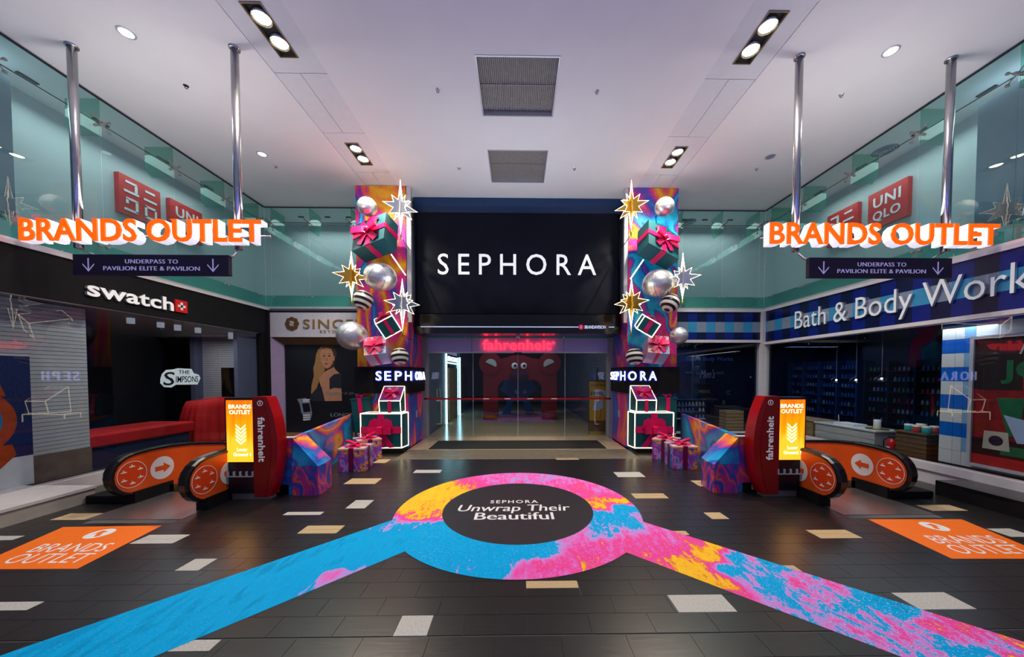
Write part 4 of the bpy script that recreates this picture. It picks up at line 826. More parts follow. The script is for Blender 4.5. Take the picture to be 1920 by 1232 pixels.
t = thing('window_poster', 'black window poster of a long-haired woman in a black dress beside a silver watch', 'poster', (-7, 12.55, .25))
Yp = YB + .2
MB().box(-8.62, -5.2, Yp, Yp + .05, .25, 3.5).build('board', 'poster', t)
def flat(pts, m_, nm, d):
    q = [onY(500 + x / 4.739, 570 + y / 4.739, Yp) for x, y in pts]; q = [Vector((v.x, Yp - d, v.z)) for v in q]; return MB().prism(q, (0, -.002, 0)).build(nm, m_, t)
flat([(480, 390), (520, 370), (570, 372), (610, 400), (625, 450), (612, 480), (600, 560), (560, 600), (500, 560), (470, 480)], 'hair2', 'dark_hair', .001)
flat([(500, 375), (460, 400), (440, 450), (430, 520), (415, 570), (420, 640), (400, 720), (395, 790), (415, 850), (440, 800), (450, 730), (470, 680), (500, 640), (520, 580), (500, 520), (480, 460), (490, 410)], 'hair', 'long_hair', .004)
flat([(520, 600), (600, 560), (612, 585), (660, 625), (665, 760), (670, 860), (500, 865), (480, 720), (470, 660)], 'skin', 'shoulders', .006)
flat([(560, 660), (600, 625), (655, 615), (668, 660), (668, 750), (600, 745), (560, 760)], 'dress', 'black_sleeve', .009); flat([(400, 800), (470, 720), (490, 740), (520, 865), (380, 865)], 'dress', 'black_dress', .009)
flat([(478, 440), (490, 400), (530, 388), (575, 400), (592, 440), (596, 490), (585, 535), (560, 565), (535, 575), (510, 560), (488, 520), (480, 480)], 'skin', 'face', .011)
flat([(470, 655), (480, 640), (520, 620), (555, 615), (560, 640), (540, 680), (525, 700), (525, 760), (560, 830), (580, 862), (520, 862), (490, 740), (472, 700)], 'skin', 'raised_hand', .012)
for x0 in (500, 546): flat([(x0, 462), (x0 + 12, 455), (x0 + 26, 462), (x0 + 13, 470)], 'eye', 'eye', .014); flat([(x0 - 3, 445), (x0 + 13, 437), (x0 + 28, 443), (x0 + 13, 441)], 'hair2', 'brow', .014)
flat([(512, 528), (530, 522), (550, 526), (532, 545)], 'lip', 'lips', .014); flat([(528, 500), (535, 475), (545, 502), (536, 508)], pm('printed_shade', (.28, .12, .07), .5), 'nose', .014)
flat([(590, 460), (606, 465), (604, 500), (592, 505)], 'skin', 'ear', .010)
flat([(270, 845), (350, 835), (385, 870), (405, 975), (390, 1030), (330, 1040), (325, 985), (310, 970), (295, 890)], 'wsil', 'watch_body', .003); flat([(315, 885), (380, 882), (392, 955), (330, 962)], 'poster', 'watch_dial', .006)
for y in (848, 862, 985, 1005, 1025): flat([(322, y), (385, y - 3), (388, y + 5), (325, y + 8)], 'paper', 'bracelet_link', .006)
lettering('LONGINES', onY(620, 781, Yp - .004), (1, 0, 0), (0, 0, 1), 1.15, .13, .002, wdim, t, offset=-.002, contrast=.03, name='lettering'); lettering('Elegance is an attitude', onY(609, 742, Yp - .016), (1, 0, 0), (0, 0, 1), 1.7, .17, .002, wdim, t, offset=-.012, shear=.5, name='script_lettering'); lettering('The legend', onY(541, 797, Yp - .004), (1, 0, 0), (0, 0, 1), .3, .05, .002, wdim, t, name='tiny_lettering') if False else None

# ================================================================== ENTRANCE
YD = 12.80
e = struct('trim_14', MB().box(-3.55, 3.55, YD, YD + .25, 3.27, 3.78), 'violet')
for x in (-1.75, 0, 1.75): MB().box(x - .006, x + .006, YD - .004, YD, 3.27, 3.78).build('joint_line', 'navy', e)
w = struct('window_8', MB().box(-3.6, 3.6, YD, YD + .05, 3.78, 3.80), 'alum')
for a, b in ((-3.55, -3.3), (-3.3, -2.0), (-2.0, 0), (0, 1.75), (1.75, 3.5)): MB().box(a + .006, b - .006, YD - .01, YD + .02, 3.79, 4.1).build('teal_pane', 'tealslab', w)
MB().box(-3.6, 3.6, YD, YD + .4, 4.1, 4.6).build('upper_beam', 'navyh', w)
struct('trim_15', MB().box(-3.62, -3.43, 12.55, 13.0, 0, 3.8).box(3.43, 3.62, 12.55, 13.0, 0, 3.8), pm('grey_jamb', (.30, .30, .36), .45))
d = struct('door_2', MB().box(-3.43, 3.43, YD - .02, YD + .04, 3.22, 3.27), 'alum')
for a, b in ((-3.42, -1.72), (-1.71, -.01), (.01, 1.80), (1.81, 3.42)):
    MB().box(a, b, YD + .03, YD + .045, .02, 3.22).build('glass_leaf', G_door, d)
for x in (-1.715, 0, 1.805): MB().box(x - .012, x + .012, YD + .02, YD + .05, .0, 3.22).build('edge_strip', pm('edge_strip', (.30, .36, .52), .3), d)
MB().box(-.14, .14, YD - .06, YD, 3.36 - .16, 3.24).build('door_sensor', 'pupil', d)
t = thing('neon_sign', 'glowing red lowercase lettering over the glass entrance doors', 'sign', (0, YD - .05, 3.3))
a = onY(905, 656, YD - .05); b = onY(1034, 637, YD - .05); lettering('fahrenheit', a, (1, 0, 0), (0, 0, 1), b.x - a.x, b.z - a.z, .05, 'redneon', t, split=True, offset=.02, sp=1.02)
lettering('88', (b.x + .02, YD - .05, b.z - .17), (1, 0, 0), (0, 0, 1), .1, .1, .04, 'redneon', t, name='small_numerals')
t = thing('barrier_tape', 'thin red barrier tape stretched between the two columns across the entrance', 'tape', (0, 12.5, 1.5))
MB().box(-3.5, 3.5, 12.55, 12.56, 1.46, 1.53).build('tape_band', 'tape', t)
for x in (-1.3, -.5, .35, 1.25): MB().box(x, x + .22, 12.545, 12.55, 1.48, 1.51).build('printed_dash', 'print', t)
# corridor
struct('wall_corridor_left', MB().box(-3.7, -3.52, 13.0, 16.3, 0, 4.0).box(-3.7, -3.52, 20.4, 32, 0, 4.0), 'corr'); struct('wall_corridor_right', MB().box(3.52, 3.7, 13.0, 32, 0, 4.0), 'corr')
struct('ceiling_corridor', MB().box(-3.7, 3.7, 13.05, 32, 4.0, 4.1), 'shopnavy'); struct('wall_corridor_end', MB().box(-3.7, 3.7, 30, 30.2, 0, 4.0), 'shopdark')
t = thing('neon_doorway', 'corridor shopfront with cyan light tubes around an oak door on the left', 'shopfront', (-3.6, 18, 0))
MB().box(-3.7, -3.55, 16.3, 20.4, 0, 3.45).build('front_panel', 'black', t); MB().box(-3.56, -3.5, 17.1, 19.4, .02, 2.75).build('oak_door', 'wood', t)
for y in (16.4, 20.2): MB().box(-3.52, -3.46, y - .05, y + .05, 0, 3.42).build('light_tube', 'cneon', t)
MB().box(-3.52, -3.47, 16.4, 20.2, 2.98, 3.02).build('light_tube', 'cneon', t)
lettering('SINCERE', (-3.50, 16.8, 3.10), (0, 1, 0), (0, 0, 1), 2.6, .24, .02, 'wneon', t, name='lit_lettering')
t = thing('roller_shutter', 'closed roller shutter on the right wall of the corridor', 'shutter', (3.5, 16, 0))
for i in range(24): MB().box(3.44, 3.5, 14.6, 18.4, .06 + i * .11, .155 + i * .11).build('slat', 'shutter', t)
t = thing('dark_panel', 'dark recessed panel on the left corridor wall beyond the oak door', 'panel', (-3.5, 22, .6)); bevel(MB().box(-3.52, -3.46, 21.2, 23.2, .9, 2.9).build('panel_face', 'black', t), .02)
# poster stand
t = thing('poster_stand', 'upright yellow poster board standing just inside the entrance on the right', 'sign', (2.95, 13.35, 0))
xa, xb = onY(1105, 760, 13.35).x, onY(1140, 760, 13.35).x
MB().box(xa - .03, xb + .03, 13.36, 13.42, .0, 2.16).build('frame', pm('stand_frame', (.05, .04, .03), .3), t); MB().box(xa, xb, 13.34, 13.36, .56, 2.12).build('yellow_print', 'ypost', t); MB().box(xa - .02, xb + .02, 13.3, 13.46, 0, .12).build('foot', 'brass', t)
MB().box(xa - .02, xb + .02, 13.338, 13.36, .12, .54).build('dark_base', 'bframe', t)
lettering('SURPRISE', (xa + .05, 13.335, 1.92), (1, 0, 0), (0, 0, 1), xb - xa - .1, .12, .003, 'redink', t, name='small_lettering')
MB().prism([(xa + .1, 13.337, 1.55), (xa + .2, 13.337, 1.78), (xa + .4, 13.337, 1.82), (xb - .12, 13.337, 1.75), (xb - .06, 13.337, 1.55)], (0, -.003, 0)).build('cloud_print', 'print', t)
lettering('LEVEL 1', (xa + .05, 13.33, 1.58), (1, 0, 0), (0, 0, 1), xb - xa - .1, .13, .003, 'inkn', t, name='big_lettering', offset=.02)
MB().prism([(xa + .12, 13.337, 1.0), (xa + .25, 13.337, 1.38), (xa + .5, 13.337, 1.42), (xa + .56, 13.337, 1.1), (xa + .35, 13.337, .95)], (0, -.003, 0)).build('figure_print', 'cloud', t)
for q in (xa + .28, xa + .46): MB().tube([(q, 13.336, 1.02), (q - .04, 13.336, .62)], .012, 6).build('stool_leg_print', 'redink', t)
# plush arch
t = thing('plush_arch', 'giant red furry archway with round ears and two round eyes inside the mall', 'arch', (0, 17.7, 0))
YA = 17.7; SA = YA / F
def AX(px): return onY(px, 740, YA).x
def AZ(py): return onY(970, py, YA).z
L0, L1, R0, R1 = AX(906), AX(933), AX(1017), AX(1044); ztop = AZ(672); zi = AZ(712)
pts = [(L0, 0.02), (L1, .02), (L1, zi - .55)] + [(L1 + .55 * (1 - math.cos(a * PI / 16)), zi - .55 + .55 * math.sin(a * PI / 16)) for a in range(1, 9)] + [(R0 - .55 * (1 - math.cos(a * PI / 16)), zi - .55 + .55 * math.sin(a * PI / 16)) for a in range(8, 0, -1)] + [(R0, zi - .55), (R0, .02), (R1, .02), (R1, ztop - .5), (R1 - .15, ztop - .1), (.75, ztop), (.3, ztop + .16), (-.3, ztop + .16), (-.75, ztop), (L0 + .15, ztop - .1), (L0, ztop - .5)]
mb = MB(); n = len(pts)
o = MB().prism([(x, YA, z) for x, z in pts], (0, .8, 0)).build('arch_body', 'plush', t); bevel(o, .08, 3)
for cx, s in ((AX(919), -1), (AX(1031), 1)):
    ez = AZ(681); o = MB().prism([(cx + .58 * math.cos(2 * PI * i / 36), YA - .08, ez + .58 * math.sin(2 * PI * i / 36)) for i in range(36)], (0, .5, 0)).build('ear', 'plush', t); bevel(o, .07, 3)
    a0 = R(-25 if s < 0 else 25); MB().prism([(cx + s * -.05 + .3 * math.cos(i * PI / 12 + a0), YA - .1, ez - .08 + .3 * math.sin(i * PI / 12 + a0)) for i in range(13)], (0, -.03, 0)).build('ear_lining', 'cream', t)
for px in (965, 982):
    MB().ball((AX(px), YA - .06, AZ(686)), .17, 20, 12, sc=(1, .5, 1)).build('eyeball', 'print', t); MB().ball((AX(px + 1), YA - .14, AZ(686)), .08, 14, 8, sc=(1, .5, 1)).build('pupil', 'pupil', t)
MB().ball((AX(973), YA - .02, AZ(706)), .52, 24, 14, sc=(1, .35, .55)).build('muzzle', 'nose', t)
t = thing('plush_backdrop', 'blue furry backdrop shape seen through the red archway', 'backdrop', (0, 20, 0))
mb = MB().prism([(-.95 + .0, 20, .0), (-.55, 20, 1.1), (-1.1, 20, 1.5), (-.75, 20, 2.1), (-.3, 20, 2.0), (.3, 20, 2.0), (.8, 20, 2.15), (1.15, 20, 1.5), (.6, 20, 1.1), (1.0, 20, 0), (.45, 20, 0), (.3, 20, .8), (-.3, 20, .8), (-.45, 20, 0)], (0, .5, 0)); bevel(mb.build('furry_body', 'plushb', t), .06, 2)
for px in (969, 984): MB().lathe((onY(px, 735, 19.98).x, 20, onY(px, 735, 19.98).z), [(.0, .04), (.10, .03), (.13, 0)], 16, ax=(0, -1, 0)).build('white_button', pm('dim_cream', (.25, .38, .55), .8), t)
o = MB().box(-1.9, 1.9, 16.9, 21.5, .001, .02).build('carpet', pm('pink_carpet', (.42, .18, .34), .9, var=.4, vs=1.2)); setp(o, 'pink and blue patterned carpet under the red furry archway', 'carpet')

# ================================================================== BILLBOARD
t = thing('billboard', 'huge black billboard with wide white capital lettering above the entrance', 'billboard', (0, 11.6, 3.78))
YBB = 11.5
MB().box(-3.5, 3.52, YBB + .02, 12.2, 3.80, 7.86).build('cabinet', 'black', t); MB().box(-3.55, 3.6, YBB + .14, 12.2, 7.86, CEIL - .01).build('header_box', 'navyh', t)
# cloth, slightly slack at the sides
mb = MB(); vs = []; nx, nz = 60, 34
for j in range(nz + 1):
    for i in range(nx + 1):
        u = i / nx; v = j / nz; x = -3.38 + 6.78 * u; z = 4.47 + 3.38 * v; ed = max(0, 1 - min(u, 1 - u) / .13); fold = ed * .05 * math.sin(9 * v * PI / 2 + (u * 40)) * (1 - abs(v - .45))
        vs.append((x, YBB - .05 - max(0, fold), z))
mb.add(vs, [(j * (nx + 1) + i, j * (nx + 1) + i + 1, (j + 1) * (nx + 1) + i + 1, (j + 1) * (nx + 1) + i) for j in range(nz) for i in range(nx)], 0, True); mb.build('banner_cloth', 'banner', t)
a = onY(821, 515, YBB - .06); b = onY(1118, 477, YBB - .06)
lettering('SEPHORA', (a.x, YBB - .06, a.z), (1, 0, 0), (0, 0, 1), b.x - a.x, b.z - a.z, .008, 'letter', t, split=True, sp=1.5, offset=.002)
MB().box(-3.45, 3.45, YBB - .04, YBB + .02, 3.80, 4.45).build('lower_fascia', 'black', t)
z = onY(970, 613, YBB - .05).z; x1 = onY(1098, 613, YBB).x; MB().box(-3.3, x1 - .18, YBB - .05, YBB - .04, z - .012, z + .012).box(onY(1141, 613, YBB).x, 3.3, YBB - .05, YBB - .04, z - .012, z + .012).build('light_line', pm('line_light', (.6, .7, 1), .4, emi=.8, ecol=(.5, .6, 1)), t)
disc((onY(1089, 613, YBB).x, YBB - .041, z), .09, (1, 0, 0), (0, 0, 1), .01).build('round_badge', 'ribbon', t); lettering('a', (onY(1087, 613, YBB).x, YBB - .055, z - .045), (1, 0, 0), (0, 0, 1), .07, .09, .004, 'print', t, name='badge_letter')
lettering('BRANDAVISION', (x1 - .04, YBB - .045, z - .055), (1, 0, 0), (0, 0, 1), .72, .11, .004, pm('lit_print', (.6, .7, 1), .4, emi=.6, ecol=(.5, .6, 1)), t, name='small_lettering', contrast=.03)
MB().box(-3.5, -3.3, YBB - .03, YBB + .02, 3.85, 4.4).build('side_bracket', 'brass', t) if False else None
o = MB().box(-.07, .07, 11.9, 12.0, 3.70, 3.80).build('ceiling_sensor', 'alum'); bevel(o, .01); setp(o, 'small pale sensor under the middle of the billboard', 'sensor')

# ================================================================== MARBLED COLUMNS
MC = marble('marbled_wrap', .42, (1, .6, .6), 3.9, off=(3.1, 0, 1.2), rot=(0, R(28), 0), stops=[(0, CYAN), (.12, (.02, .55, .85)), (.2, BLUE), (.28, MAG), (.42, (.80, .02, .28)), (.52, ORA), (.62, YEL), (.70, ORA), (.78, (.80, .02, .28)), (.86, PURP), (.93, BLUE), (1, CYAN)]); MC2 = marble('marbled_wrap_mirror', .42, (1, .6, .6), 3.9, off=(-3.3, 0, 1.9), rot=(0, R(-28), 0), stops=[(0, CYAN), (.12, (.02, .55, .85)), (.2, BLUE), (.28, MAG), (.42, (.80, .02, .28)), (.52, ORA), (.62, YEL), (.70, ORA), (.78, (.80, .02, .28)), (.86, PURP), (.93, BLUE), (1, CYAN)])
MS = marble('marbled_side', .5, (.5, 1.6, .45), 3.2, off=(1, 4, 2), stops=[(0, BLUE), (.15, PURP), (.3, MAG), (.5, (.7, .05, .30)), (.6, ORA), (.68, MAG), (.8, PURP), (.9, BLUE), (1, (.0, .2, .6))])
MW = marble('marbled_barrier', .6, (1, .45, .6), 3.6, off=(0, 1, 5), rot=(0, R(-30), R(10)), stops=[(0, CYAN), (.15, (.02, .45, .8)), (.25, BLUE), (.36, (.2, .25, .75)), (.46, MAG), (.56, YEL), (.64, ORA), (.72, MAG), (.8, BLUE), (1, CYAN)])
MG = marble('marbled_gift', 1.5, (1, 1, 1.2), 2.6, off=(4, 2, 0), stops=[(0, BLUE), (.15, (.1, .2, .7)), (.25, LILAC), (.35, MAG), (.45, PURP), (.58, (.25, .1, .6)), (.68, ORA), (.76, YEL), (.86, PURP), (1, BLUE)])
MGT = marble('marbled_gift_lid', 1.6, (1, 1, 1), 2.4, off=(1, 7, 0), stops=[(0, (.3, .6, .8)), (.3, (.55, .45, .8)), (.5, (.8, .4, .6)), (.7, (.85, .55, .3)), (.85, (.5, .4, .8)), (1, (.3, .6, .8))])
YC = 10.96
for s, x0, x1 in ((-1, -5.20, -3.58), (1, 3.60, 5.22)):
    side = 'left' if s < 0 else 'right'; mc = MC if s < 0 else MC2
    t = thing('marbled_column', 'tall square column wrapped in marbled pink, blue and orange print on the %s of the entrance' % side, 'column', ((x0 + x1) / 2, 11.7, 0))
    MB().box(x0 + .02, x1 - .02, YC + .02, 12.5, 0, CEIL - .002).build('core', 'alum', t)
    for z0, z1 in ((0, 1.8), (1.8, 4.2), (4.2, 6.4), (6.4, CEIL - .004)): MB().box(x0, x1, YC, YC + .02, z0 + .003, z1 - .003).build('front_panel', mc, t)
    xi = x1 if s < 0 else x0
    MB().box(xi - .001, xi - s * .02, YC + .02, 12.52, 0, 4.6).build('side_panel', MS, t)
    MB().box(xi - .02, xi - s * .14, YC + .0, YC + .12, 4.1, CEIL - .01).build('edge_strip', 'alum', t)
    # bulging upper side piece beside the column, and dark sign band
    MB().prism([(xi, YC - .02, 4.25), (xi, 12.4, 3.6), (xi, 12.4, 2.65), (xi, YC - .02, 2.65)], (-s * .03, 0, 0)).build('side_wing', MS, t)
    b = thing('sign_band', 'black sign band with glowing white capitals wrapped round the %s column' % side, 'sign', ((x0 + x1) / 2, 11, 1.8))
    xo = x0 if s < 0 else x1; n_ = 8; Y0 = YC - .22
    po = [(xo, YC - .16), ]; bx = xi - s * .13
    prof = [(xo, YC), (xo, Y0)] + [(bx + s * .12 + (-s) * .12 * math.sin(R(90) * i / n_), Y0 + .12 - .12 * math.cos(R(90) * i / n_)) for i in range(n_ + 1)] + [(bx, 12.45), (xi - s * .001, 12.45), (xi - s * .001, YC)]
    MB().prism([(x, y, 1.80) for x, y in prof], (0, 0, .85)).build('band', 'blackm', b)
    def word(chars, pxs, front, halo=.022):
        for ch, (p0, p1) in zip(chars, pxs):
            zz0, zz1 = 2.22, 2.50
            if front:
                a = onY(p0, 705, Y0 - .03).x; c = onY(p1, 705, Y0 - .03).x
                o = lettering(ch, (a, Y0 - .03, zz0), (1, 0, 0), (0, 0, 1), c - a, zz1 - zz0, .03, 'wneon', b, name='lit_letter', offset=.004)
                h = lettering(ch, (a - halo, Y0 - .012, zz0 - halo), (1, 0, 0), (0, 0, 1), c - a + 2 * halo, zz1 - zz0 + 2 * halo, .01, 'bneon', b, name='halo', offset=.03)
            else:
                X_ = bx - s * .03; a = onX(p0, 705, X_).y; c = onX(p1, 705, X_).y
                rt = (0, 1, 0) if s < 0 else (0, -1, 0)
                o = lettering(ch, (X_, a, zz0), rt, (0, 0, 1), abs(c - a), zz1 - zz0, .03, 'wneon', b, name='lit_letter', offset=.004)
                h = lettering(ch, (bx - s * .012, a - rt[1] * .01, zz0 - .015), rt, (0, 0, 1), abs(c - a) + .02, zz1 - zz0 + .03, .01, 'bneon', b, name='halo', offset=.01)
    if s < 0: word('SEPH', [(705, 715), (721.5, 732.5), (741, 753), (760, 772)], True); word('ORA', [(778.5, 784.5), (786, 790.5), (791, 796)], False)
    else: word('HORA', [(1163.5, 1172), (1178, 1193), (1201, 1212), (1217, 1231)], True); word('SEP', [(1146, 1150), (1151.5, 1155), (1156, 1160.5)], False)
    # small control box on the column side
    o = MB().box(xi - s * .0, xi - s * .04, 11.7, 11.85, .9, 1.15).build('switch_box', 'alum'); bevel(o, .008); setp(o, 'small pale box fixed to the inner side of the %s marbled column' % side, 'box')

# ================================================================== DECORATIONS
def neon_box_edges(mb, c8, r=.013, skip=()):
    E = [(0, 1), (1, 2), (2, 3), (3, 0), (4, 5), (5, 6), (6, 7), (7, 4), (0, 4), (1, 5), (2, 6), (3, 7)]
    for a, b in E: mb.tube([c8[a], c8[b]], r, 6)
def bow(t, c, u, w, n, size, wid=None, local=True, tails=True, mat_='ribbon'):
    """ribbon bow lying on a plane (u,w), normal n"""
    c, u, w, n = Vector(c), Vector(u).normalized(), Vector(w).normalized(), Vector(n).normalized(); wd_ = wid or size * .3
    for a in (0, 180):
        d = u * math.cos(R(a)) + w * math.sin(R(a)); q = n.cross(d)
        path = [c + n * .02 + d * (size * .5 * (1 - math.cos(PI * i / 10)) / 2 * 1.0) * 2 * .5 + n * size * .32 * math.sin(PI * i / 10) for i in range(11)]
        loop = [c + d * size * .52 * (.5 - .5 * math.cos(2 * PI * i / 16)) + n * (.02 + size * .26 * math.sin(PI * min(i, 16) / 16) * (1 if i <= 8 else .55)) for i in range(17)]
        MB().ribbon(loop, q * wd_, .008).build('bow_loop', mat_, t, local=local)
    if tails:
        for a in (55, 125, 235, 305):
            d = u * math.cos(R(a)) + w * math.sin(R(a)); q = n.cross(d)
            MB().ribbon([c + n * .02, c + d * size * .25 + n * .05, c + d * size * .62 + n * .015], q * wd_ * .75, .008).build('bow_tail', mat_, t, local=local)
    MB().ball(c + n * size * .09, size * .11, 12, 8).build('bow_knot', mat_, t, local=local)
def solve_axes(V, A, B, Cc, Y):
    """three image edges of a box corner -> orthogonal 3D edge vectors (orthographic approximation at depth Y)"""
    k = Y / F; e = [((p[0] - V[0]) * k, -(p[1] - V[1]) * k) for p in (A, B, Cc)]
    m = Matrix([[q[0] ** 2 for q in e], [q[1] ** 2 for q in e], [q[0] * q[1] for q in e]])
    u = m.inverted() @ Vector((1, 1, 0)); out = []
    for q, uu in zip(e, u):
        uu = max(uu, 1e-6); Ln = 1 / math.sqrt(uu); x, y = q[0] / Ln, q[1] / Ln; out.append(Vector((q[0], Ln * math.sqrt(max(0, 1 - x * x - y * y)), q[1])))
    return out
def fit_axes(V, A, B, Cc, Y):
    """the same with true perspective: depths of A, B, C so that the three edges are square to each other"""
    ax = solve_axes(V, A, B, Cc, Y); rs = [ray(*q) for q in (A, B, Cc)]; rs = [q / q.y for q in rs]; o = Vector((0, 0, H)); v = onY(V[0], V[1], Y)
    d = Vector([Y + e.y for e in ax])
    def ev(d): e = [o + q * t - v for q, t in zip(rs, d)]; return e, Vector((e[0].dot(e[1]), e[0].dot(e[2]), e[1].dot(e[2])))
    for _ in range(12):
        e, f = ev(d); J = Matrix.Identity(3); h = 1e-4
        for j in range(3):
            d2 = d.copy(); d2[j] += h; f2 = ev(d2)[1]
            for i in range(3): J[i][j] = (f2[i] - f[i]) / h
        try: d = d - J.inverted() @ f * .8
        except ValueError: break
    e, f = ev(d)
    return e if f.length < .02 and all(.02 < q.length < 3 for q in e) else ax
def gift_tilt(nm, lab, V, A, B, Cc, Y, mbody, mlid, strip_mat, bowface=(0, 1), neon=False, grp=None, bows=1, bsz=.8):
    """box whose nearest corner is V and whose edges go to A, B, Cc; the bow sits on the face spanned by A and B"""
    a, b, c = solve_axes(V, A, B, Cc, Y)
    for _ in range(3): Y = YC - .03 - (a + b + c).y; a, b, c = fit_axes(V, A, B, Cc, Y)
    p = onY(V[0], V[1], Y); ctr = p + (a + b + c) / 2
    t = thing(nm, lab, 'gift box', ctr, grp)
    MB().obox(ctr, a, b, c).build('box', mbody, t)
    if mlid: MB().obox(ctr - c * .5 - c.normalized() * .004, a * .995, b * .995, c.normalized() * .01).build('lid_print', mlid, t)
    n = -c.normalized(); fc = p + (a + b) / 2; w_ = .16 * (a.length + b.length) / 2
    def band(face_c, along, across, nrm): MB().obox(face_c + nrm * .012, along, across.normalized() * w_, nrm * .018).build('ribbon_band', strip_mat, t)
    band(fc, a, b, n); band(fc, b, a, n); band(p + (a + c) / 2, c, a, -b.normalized()); band(p + (b + c) / 2, c, b, -a.normalized())
    bow(t, fc + n * .02, (a.normalized() + b.normalized() * .0), b, n, min(a.length, b.length) * bsz, local=False)
    if neon:
        g = .02; aa, bb, cc_ = a * (1 + g), b * (1 + g), c * (1 + g); q = ctr - (aa + bb + cc_) / 2
        c8 = [q, q + aa, q + aa + bb, q + bb, q + cc_, q + aa + cc_, q + aa + bb + cc_, q + bb + cc_]; mb = MB(); neon_box_edges(mb, c8); mb.build('neon_frame', 'neon', t)
    d = ctr.copy(); 
    if ctr.y < YC + 1: MB().cyl(ctr + Vector((0, .05, 0)), (ctr.x, YC, ctr.z), .02, 8).build('wall_bracket', 'steel', t)
    return t
def bauble(nm, lab, px, py, rx, ry, Y, grp, striped=False, tilt=0):
    c = onY(px, py, Y); r = rx * Y / F; t = thing(nm, lab, 'ornament', c, grp); rt = Matrix.Rotation(R(tilt), 3, 'Y') @ Matrix.Rotation(R(-15), 3, 'X'); sz = ry / rx
    if striped: MB().ball((0, 0, 0), r, 40, 30, rot=rt, fn=lambda i, j: 0 if (i // 3) % 2 == 0 else 1).build('sphere', ['bstripe' if False else 'wstripe', 'bstripe'], t, local=True)
    else:
        MB().ball((0, 0, 0), r, 40, 24, sc=(1, 1, sz)).build('sphere', 'chrome', t, local=True)
        for k_ in range(3):
            a = PI * k_ / 3; mb = MB(); m3 = Matrix.Rotation(R(35), 3, 'X') @ Matrix.Rotation(R(25 if px < 970 else -25), 3, 'Y')
            pts = [m3 @ Vector((math.cos(2 * PI * i / 40) * math.cos(a), math.cos(2 * PI * i / 40) * math.sin(a), math.sin(2 * PI * i / 40))) for i in range(40)]
            mb.tube([Vector((q.x, q.y, q.z * sz)) * r * 1.002 for q in pts], r * .022, 5, closed=True); mb.build('seam', 'alum', t, local=True)
    MB().cyl((0, r * .9, 0), (0, YC - c.y, 0), .018, 8).build('wall_bracket', 'steel', t, local=True) if c.y < YC else None
    return t
def star(nm, lab, px, py, top, bot, hw, Y, plate, grp):
    c = onY(px, py, Y); k = Y / F; up = (py - top) * k; dn = (bot - py) * k; w = hw * k
    t = thing(nm, lab, 'star', c, grp)
    for a in (38, -38):
        d = Vector((math.cos(R(a)), math.sin(R(a)), 0)); ww = w / math.cos(R(a))
        P = [(0, up), (.13, .46), (.50, .66), (.38, .22), (1.0, .0), (.42, -.2), (.66, -.70), (.15, -.48), (0, -dn)]
        P = [(x * ww, (z * w if abs(z) < 1 and z not in (up, -dn) else z)) for x, z in P]
        P[0] = (0, up); P[-1] = (0, -dn)
        pol = P + [(-x, z) for x, z in P[-2:0:-1]]
        q = [d * x + Vector((0, 0, z)) for x, z in pol]; nrm = d.cross(Vector((0, 0, 1)))
        inner = [d * x * .92 + Vector((0, 0, z * (.92 if abs(z) < w else .62))) for x, z in pol]
        MB().prism([v - nrm * .004 for v in inner], nrm * .008).build('star_plate', plate, t, local=True)
        MB().tube(q, .0095, 6, closed=True).build('neon_outline', 'neon', t, local=True)
    MB().cyl((0, 0, -dn), (0, 0, -dn - .22), .022, 8).build('stem', 'brass', t, local=True)
    MB().tube([(0, 0, -dn - .15), (0, (YC - c.y) * .5, -dn - .22), (0, YC - c.y, -dn - .22)], .015, 6).build('wall_bracket', 'steel', t, local=True)
    return t
YS = 10.3
GB = 'silver baubles on the %s column'; GS = 'neon stars on the %s column'; GZ = 'striped balls on the %s column'
